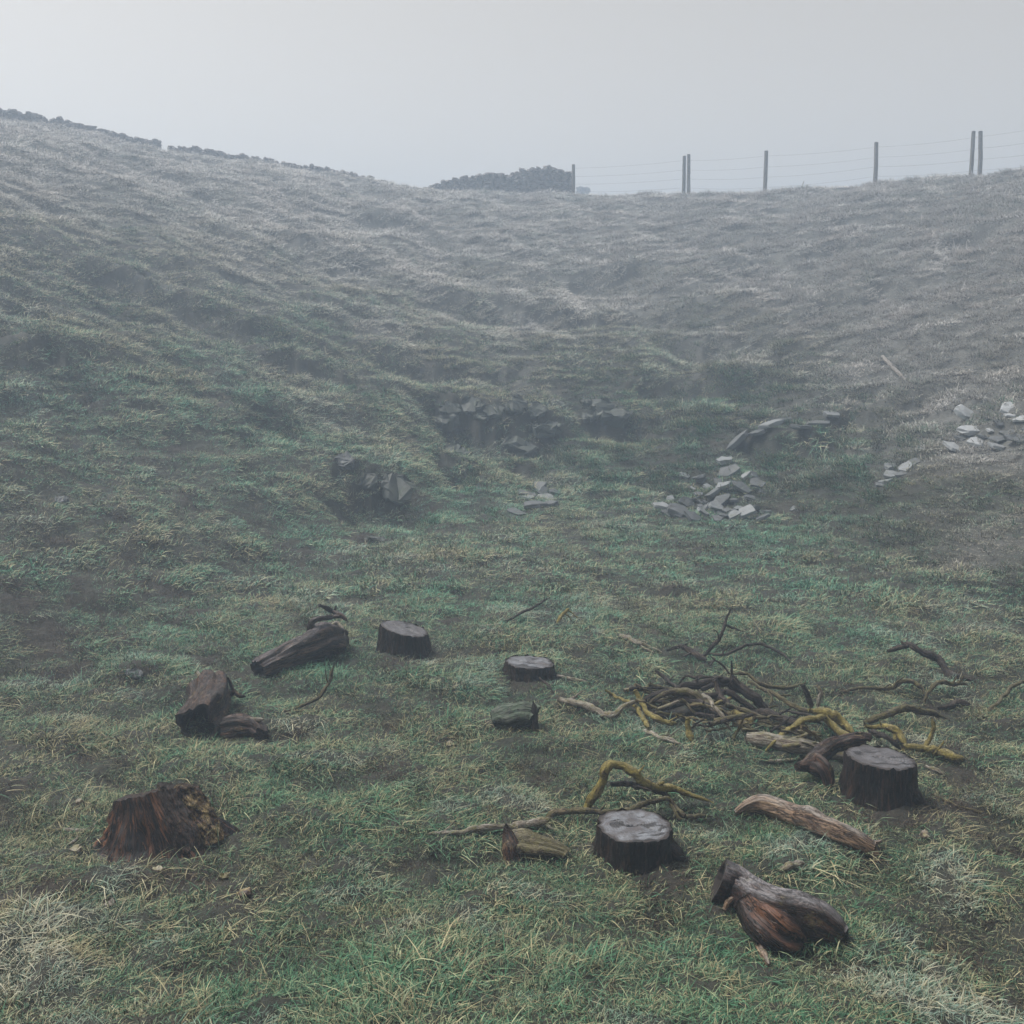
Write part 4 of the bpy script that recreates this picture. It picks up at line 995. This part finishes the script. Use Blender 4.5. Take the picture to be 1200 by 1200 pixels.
# ------------------------------------------------------------------ slabs and rocks
def slab(px, py, wpx, hpx, m, sd, label, cat, group, thick=.34, tiltx=0., tilty=0., name='flat_stone', lift=.3, n=5, deep=.8, grow=1.0):
    rs = np.random.RandomState(sd)
    P, t = at(px, py + hpx * .3); k = t / FPX
    a = np.sort(rs.rand(n) * .6 + np.arange(n)) / n * 2 * np.pi
    wpx *= grow; wx = wpx * k / 2; wy = wx * deep; th_ = max(.025, thick * wx)
    hh = hpx * k
    bm = bmesh.new(); tops = []; bots = []
    for q in a:
        r = rs.uniform(.7, 1.2)
        x, y = wx * r * math.cos(q), wy * r * math.sin(q)
        tops.append(bm.verts.new((x + rs.normal(0, .04) * wx, y, th_ / 2 + rs.normal(0, .12) * th_)))
        bots.append(bm.verts.new((x * rs.uniform(.9, 1.08), y * rs.uniform(.9, 1.08), -th_ / 2 + rs.normal(0, .12) * th_)))
    bm.faces.new(tops); bm.faces.new(bots[::-1])
    for i in range(n): bm.faces.new((tops[i], bots[i], bots[(i + 1) % n], tops[(i + 1) % n]))
    bmesh.ops.recalc_face_normals(bm, faces=bm.faces)
    bmesh.ops.bevel(bm, geom=list(bm.edges), offset=th_ * .12, segments=1, affect='EDGES', profile=.6)
    bmesh.ops.triangulate(bm, faces=bm.faces)
    bmesh.ops.subdivide_edges(bm, edges=list(bm.edges), cuts=(3 if name == 'rock' else 1), use_grid_fill=False)
    for v in bm.verts:
        v.co += Vector(mnoise.noise_vector(v.co * (3.2 / wx) + Vector((sd, 0, 0)))) * th_ * (.42 if name == 'rock' else .3) + Vector(mnoise.noise_vector(v.co * (9 / wx))) * th_ * .16
    me = bpy.data.meshes.new(name); bm.to_mesh(me); bm.free(); me.materials.append(m)
    o = bpy.data.objects.new(name, me); COL.objects.link(o)
    o.location = (P[0], P[1], P[2] + lift * hh)
    if name != 'wood_chip': NOGRASS.append((P[0], P[1], wx * .75))
    o.rotation_euler = (tiltx + rs.normal(0, .08), tilty + rs.normal(0, .08), rs.uniform(-.5, .5))
    return tag(o, label, cat, group)

rs_ = random.Random(3)
A_ = [(848, 542, 20, 9, 1), (854, 553, 22, 6, 0), (819, 565, 14, 8, 0), (829, 572, 18, 6, 1), (848, 574, 16, 7, 1), (856, 564, 16, 7, 0), (873, 563, 13, 8, 1), (884, 559, 14, 8, 0), (812, 574, 10, 6, 1),
      (785, 584, 12, 9, 1), (775, 597, 18, 8, 1), (796, 602, 26, 9, 0), (823, 604, 28, 9, 1), (838, 597, 22, 9, 1), (851, 602, 16, 10, 0), (860, 608, 15, 8, 1), (875, 606, 18, 10, 1), (884, 597, 20, 9, 0),
      (860, 588, 18, 8, 0), (898, 599, 18, 10, 0), (802, 558, 14, 6, 1), (929, 596, 12, 6, 1), (805, 590, 18, 9, 0), (834, 584, 20, 8, 0), (846, 590, 16, 7, 0), (818, 582, 16, 7, 0), (870, 575, 18, 9, 0), (886, 572, 16, 8, 0),
      (840, 610, 18, 7, 0), (812, 608, 18, 7, 0), (866, 596, 15, 7, 1), (878, 584, 14, 7, 0), (828, 592, 13, 6, 1), (842, 566, 13, 6, 0), (893, 610, 15, 6, 0)]
for i, (x, y, w_, h_, pl) in enumerate(A_):
    slab(x, y, w_, h_, PALES if pl else SLATE, 300 + i, 'pale grey slate slab in the large loose scree heap right of centre' if pl else 'dark grey slate slab in the large loose scree heap right of centre', 'stone',
         'pale slabs in the central scree heap' if pl else 'dark slabs in the central scree heap', tiltx=rs_.uniform(-.1, .8), tilty=rs_.uniform(-.55, .55), lift=rs_.uniform(.2, 1.1), grow=rs_.choice([.75, 1.0, 1.15, 1.35]))
for i in range(34):
    x = rs_.gauss(848, 30); y = rs_.gauss(588, 14)
    if not 780 < x < 905 or not 552 < y < 612: continue
    slab(x, y, rs_.uniform(8, 15), rs_.uniform(4, 8), SLATE, 700 + i, 'dark grey slate slab in the large loose scree heap right of centre', 'stone', 'dark slabs in the central scree heap', tiltx=rs_.uniform(-.1, .7), tilty=rs_.uniform(-.5, .5), lift=rs_.uniform(0, .8))
B_ = [(866, 521, 34, 14, 0, .2, -.7), (887, 509, 24, 6, 0, 0, -.3), (904, 499, 26, 6, 1, 0, -.2), (919, 494, 18, 5, 1, 0, 0), (973, 489, 22, 9, 1, .3, .1), (957, 500, 26, 7, 0, .1, .1), (938, 503, 22, 7, 0, .1, 0)]
for i, (x, y, w_, h_, pl, tx, ty) in enumerate(B_):
    slab(x, y, w_, h_, PALES if pl else SLATE, 350 + i, 'pale slate slab in the line of stones stepping up above the scree heap' if pl else 'dark slate slab in the line of stones stepping up above the scree heap', 'stone',
         'pale slabs above the scree heap' if pl else 'dark slabs above the scree heap', tiltx=tx, tilty=ty, lift=.7, grow=1.15)
C_ = [(1132, 485, 31, 13, 1, .5), (1136, 504, 24, 7, 1, .2), (1142, 518, 22, 11, 1, .45), (1117, 524, 18, 9, 1, .3), (1180, 478, 20, 10, 1, .4), (1184, 487, 13, 6, 1, .2), (1195, 491, 15, 8, 1, .3), (1160, 504, 10, 10, 1, .5),
      (1169, 515, 20, 9, 0, .2), (1180, 507, 16, 9, 0, .3), (1193, 514, 24, 8, 0, .2), (1168, 523, 20, 7, 1, .2), (1126, 514, 16, 8, 0, .2), (1152, 512, 16, 9, 0, .3), (1108, 520, 12, 6, 0, .1), (1172, 496, 14, 7, 0, .3), (1158, 490, 12, 7, 0, .2), (1206, 502, 18, 8, 0, .2), (1215, 484, 20, 9, 1, .3)]
for i, (x, y, w_, h_, pl, tx) in enumerate(C_):
    lab = 'largest pale slate slab at the top of the right-hand stone scatter' if i == 0 else ('pale slate slab in the scatter of stones at the right edge' if pl else 'dark slate slab in the scatter of stones at the right edge')
    slab(x, y, w_, h_, (BRIGHT if i < 9 else PALES) if pl else SLATE, 380 + i, lab, 'stone', None if i == 0 else ('pale slabs at the right edge' if pl else 'dark slabs at the right edge'), grow=1.25, tiltx=tx * 1.2, tilty=rs_.uniform(-.3, .3))
D_ = [(1077, 526, 17, 13, 1, .7, -.3), (1044, 547, 22, 6, 1, .1, -.1), (1062, 548, 26, 6, 1, .2, -.5), (1070, 543, 20, 6, 0, .2, -.4), (1044, 556, 22, 9, 1, .3, -.1), (1038, 564, 20, 7, 1, .2, -.2), (1055, 556, 18, 7, 0, .2, -.2), (1030, 568, 14, 6, 0, .2, 0)]
for i, (x, y, w_, h_, pl, tx, ty) in enumerate(D_):
    slab(x, y, w_, h_, PALES if pl else SLATE, 410 + i, ('upright pale slab on top of the small stone cluster between the two scree patches' if i == 0 else ('pale slab in the small stone cluster between the two scree patches' if pl else 'dark slab in the small stone cluster between the two scree patches')), 'stone',
         None if i == 0 else ('pale slabs in the small cluster' if pl else 'dark slabs in the small cluster'), tiltx=tx, tilty=ty)
E_ = [(632, 570, 26, 12, 0, .5, -.4), (636, 576, 18, 12, 1, .9, .1), (620, 583, 20, 7, 1, .1, 0), (640, 583, 26, 6, 1, .1, .05), (612, 577, 16, 10, 0, .3, .2), (650, 577, 16, 10, 0, .3, .2), (628, 592, 30, 8, 0, .1, 0), (645, 590, 20, 7, 0, .1, 0), (604, 600, 26, 8, 0, .2, .1), (622, 580, 14, 8, 0, .6, 0)]
for i, (x, y, w_, h_, pl, tx, ty) in enumerate(E_):
    slab(x, y, w_, h_, PALES if pl else SLATE, 430 + i, 'pale stone in the small dark pile at the foot of the far bank' if pl else 'dark stone in the small dark pile at the foot of the far bank', 'stone',
         'pale stones in the middle pile' if pl else 'dark stones in the middle pile', tiltx=tx, tilty=ty)
for i, (x, y, w_, h_, tx, ty, m, lab) in enumerate([
     (521, 489, 40, 24, .5, -.2, ROCK, 'grey boulder set in the bank at the left end of the dark ledge'),
     (533, 526, 44, 28, .4, .1, ROCK, 'dark blocky rock below the left end of the dark ledge'),
     (610, 521, 46, 20, .3, 0, ROCK, 'low dark rock under the middle of the ledge'),
     (712, 480, 50, 26, .4, .1, ROCK, 'pale grey rock in the bank right of the dark ledge'),
     (468, 573, 46, 11, .9, .2, ROCK, 'long dark tilted slab jutting from the lower left bank'),
     (405, 540, 30, 6, .3, .3, SLATE, 'thin dark slab above the long tilted one on the left bank'),
     (428, 562, 32, 10, .7, .3, ROCK, 'half-buried rock left of the long tilted slab'),
     (71, 584, 20, 16, .7, .1, SLATE, 'lone grey stone on the left slope'),
     (440, 632, 26, 7, .1, .1, ROCK, 'flat dark stone on the grass at the foot of the left slope'),
     (640, 498, 40, 20, .3, 0, ROCK, 'mossy rock half hidden at the right of the ledge'),
     (158, 788, 24, 14, .4, 0, SLATE, 'dark blue-grey stone sunk in a soil mound on the left'),
     (528, 478, 26, 12, .8, 0, ROCK, 'dark rock in the left part of the ledge face'), (552, 474, 30, 14, .9, .1, ROCK, 'broad dark rock left of the middle of the ledge face'),
     (578, 480, 24, 12, .7, -.1, ROCK, 'dark rock in the middle of the ledge face'), (603, 473, 32, 14, .9, 0, ROCK, 'broad dark rock right of the middle of the ledge face'),
     (630, 479, 26, 11, .8, .1, ROCK, 'dark rock in the right part of the ledge face'), (650, 472, 22, 12, .8, 0, ROCK, 'last dark rock at the right end of the ledge face'),
     (565, 487, 22, 8, .5, .1, ROCK, 'flat dark rock fallen at the foot of the ledge'), (688, 488, 24, 8, .5, 0, ROCK, 'flat dark rock in front of the pale grey rock'),
     (690, 468, 22, 14, .3, 0, ROCK, 'small dark rock above the pale grey rock')]):
    slab(x, y, w_, h_, m, 460 + i, lab, 'stone', None, thick=.55, tiltx=tx, tilty=ty, name='rock', lift=.1, n=8)
# small chips of wood and a few leaves near the camera
for i, (x, y, w_, h_, m, lab) in enumerate([(288, 1047, 17, 10, YROT, 'crumbly yellow wood lump in the grass right of the rotten stump'),
      (186, 1020, 15, 8, PALEW, 'pale wood chip at the foot of the rotten stump'), (129, 1059, 16, 9, LOGW, 'tan wood chip in the grass below the rotten stump'),
      (94, 940, 9, 5, PALEW, 'small white chip in the grass left of the rotten stump'), (262, 1028, 12, 6, HALFW, 'narrow wood chip right of the rotten stump base'),
      (1083, 978, 12, 14, PALEW, 'pale leaf-like chip right of the long peeled log'), (90, 995, 16, 7, PALEW, 'flat pale bark flake beside the crooked root'),
      (528, 873, 12, 5, PALEW, 'small white chip in the middle of the grass'), (560, 904, 6, 6, PALEW, 'tiny white chip nearest the middle of the grass')]):
    o = slab(x, y, w_, h_, m, 500 + i, lab, 'wood chip', None, thick=.28, tiltx=.35, name='wood_chip', lift=.35, n=6)

# ------------------------------------------------------------------ fallen post on the right slope
P0, t0 = above(1034, 418, 424); P1, t1 = above(1062, 446, 450)
v, f, g, *_ = sweep([(*P0, .036), (*(P0 * .5 + P1 * .5), .036), (*P1, .034)], .04, 10, 3, None, True, .1, 0)
o = part('fallen_post', v, f, BARKP, P0 * .5 + P1 * .5, None, g); tag(o, 'pale wooden post fallen on the right-hand slope', 'post')

# ------------------------------------------------------------------ post and wire fence on the rim
def rim_point(px, extra=-.15):
    d = ray(px, 230); a = math.degrees(math.atan2(d[0], d[1])); r = np.interp(a, azs, Rs) + extra
    x, y = r * math.sin(math.radians(a)), r * math.cos(math.radians(a)); return np.array([x, y, float(height(x, y))])
def fence():
    PO = [(672, 193, 672, 4), (802, 183, 801, 4.2), (807, 181, 807, 4.2), (898, 177, 896, 4.6), (1027, 167, 1025, 4.8), (1141, 154, 1136, 4.6), (1149, 154, 1147, 5), (1290, 128, 1288, 5), (1430, 105, 1430, 5)]
    c = rim_point(900); root = empty('wire_fence', c)
    tag(root, 'post and wire fence along the misty skyline at the right', 'fence')
    tops = []
    for i, (tx, ty, bx, wpx) in enumerate(PO):
        b = rim_point(bx); dep = np.dot(b - CAM, np.array([0, math.cos(PITCH), math.sin(PITCH)]))
        t_ = CAM + ray(tx, ty) * dep; r = wpx / 2 / FPX * dep
        v, f, g, *_ = sweep([(*(b - [0, 0, .25]), r * 1.05), (*(b * .5 + t_ * .5), r), (*t_, r * .95)], .05, 10, 60 + i, None, True, .1, 0)
        part('post', v, f, GREYW, c, root, g); tops.append((b, t_))
    seq = [tops[k] for k in (0, 1, 3, 4, 6, 7, 8)]
    for fr in (.12, .38, .62, .86):
        pts = []
        for i in range(len(seq) - 1):
            a = seq[i][0] + (seq[i][1] - seq[i][0]) * (1 - fr * .95); b = seq[i + 1][0] + (seq[i + 1][1] - seq[i + 1][0]) * (1 - fr * .95)
            for s in (0, .25, .5, .75): pts.append((*(a + (b - a) * s - np.array([0, .06, .05 * 4 * s * (1 - s)])), .0032))
        pts.append((*(b - np.array([0, .06, 0])), .0032))
        # straight swept wire
        Q = np.array(pts); V = []; F = []
        for q in Q:
            for a_ in range(5): V.append(q[:3] + np.array([0, math.cos(a_ * 1.2566), math.sin(a_ * 1.2566)]) * q[3])
        for i in range(len(Q) - 1):
            for j in range(5): F.append((i * 5 + j, i * 5 + (j + 1) % 5, (i + 1) * 5 + (j + 1) % 5, (i + 1) * 5 + j))
        part('wire', V, F, METAL, c, root)
    b = rim_point(938); s = b + np.array([.1, 0, .28])
    v, f, g, *_ = sweep([(*b, .02), (*s, .015)], .1, 6, 3)
    o = part('stake', v, f, GREYW, b, None, g); tag(o, 'tiny leaning stake under the fence wires on the skyline', 'stake')
fence()

# ------------------------------------------------------------------ dry stone walls along the rim
def stone_wall(cols, extra, label, sd):
    rs = np.random.RandomState(sd)
    V, F = [], []
    xs = [c_[0] for c_ in cols]; ys = [c_[1] for c_ in cols]
    px = xs[0]; o0 = rim_point(sum(xs) / len(xs), extra)
    while px < xs[-1]:
        b = rim_point(px, extra); dep = np.dot(b - CAM, np.array([0, math.cos(PITCH), math.sin(PITCH)]))
        ztop = (CAM + ray(px, np.interp(px, xs, ys) - 2.5) * dep)[2] + rs.normal(0, .03)
        z = b[2] - .2; wl = rs.uniform(.09, .19)
        while z < ztop:
            h = rs.uniform(.05, .11); h = min(h, max(.07, ztop - z))
            for dy in (-.16, .14):
                cx, cy_, cz = b[0] + rs.normal(0, .04), b[1] + dy + rs.normal(0, .03), z + h / 2
                yaw = rs.normal(0, .3); sx, sy, sz = wl * rs.uniform(.85, 1.2) / 2, rs.uniform(.12, .2), h / 2 * 1.15
                k0 = len(V); n = 0
                # chamfered stone: three stacked octagon rings
                for zz, q in ((-1, .72), (-.55, 1), (.5, 1), (1, .68)):
                    for a in range(8):
                        aa = a * math.pi / 4 + math.pi / 8; u, w2 = math.cos(aa), math.sin(aa)
                        u = math.copysign(abs(u) ** .6, u); w2 = math.copysign(abs(w2) ** .6, w2)
                        x = u * sx * q * rs.uniform(.86, 1.14); y = w2 * sy * q * rs.uniform(.86, 1.14); zq = zz * sz + rs.normal(0, .012)
                        V.append((cx + x * math.cos(yaw) - y * math.sin(yaw), cy_ + x * math.sin(yaw) + y * math.cos(yaw), cz + zq))
                for l in range(3):
                    for a in range(8): F.append((k0 + l * 8 + a, k0 + l * 8 + (a + 1) % 8, k0 + l * 8 + 8 + (a + 1) % 8, k0 + l * 8 + 8 + a))
                F.append(tuple(k0 + 24 + a for a in range(8))); F.append(tuple(k0 + 7 - a for a in range(8)))
            z += h * .95
        px += wl * FPX / dep * .93
    o = part('stone_wall', V, F, WALLS, o0, None, smooth=False); tag(o, label, 'wall', kind='thing')
stone_wall([(-140, 100), (-60, 118), (0, 133), (30, 137), (60, 142), (100, 150), (140, 161), (190, 171)], .7, 'rough dry stone wall on the left skyline, ending squarely at a gap', 4)
stone_wall([(204, 177), (240, 179), (262, 184), (300, 189), (340, 196), (380, 202), (420, 208), (455, 219)], .9, 'low dry stone wall on the skyline right of the gap, sinking behind the rim', 5)
stone_wall([(498, 224), (520, 217), (545, 211), (575, 208), (600, 209), (612, 203), (640, 201), (660, 204), (670, 207)], .5, 'tumbledown dry stone wall ending at the first fence post', 6)
slab(684, 224, 17, 10, WALLS, 600, 'low stone on the skyline just right of the first fence post', 'stone', None, thick=.9, name='rock', lift=.3)
scatter()
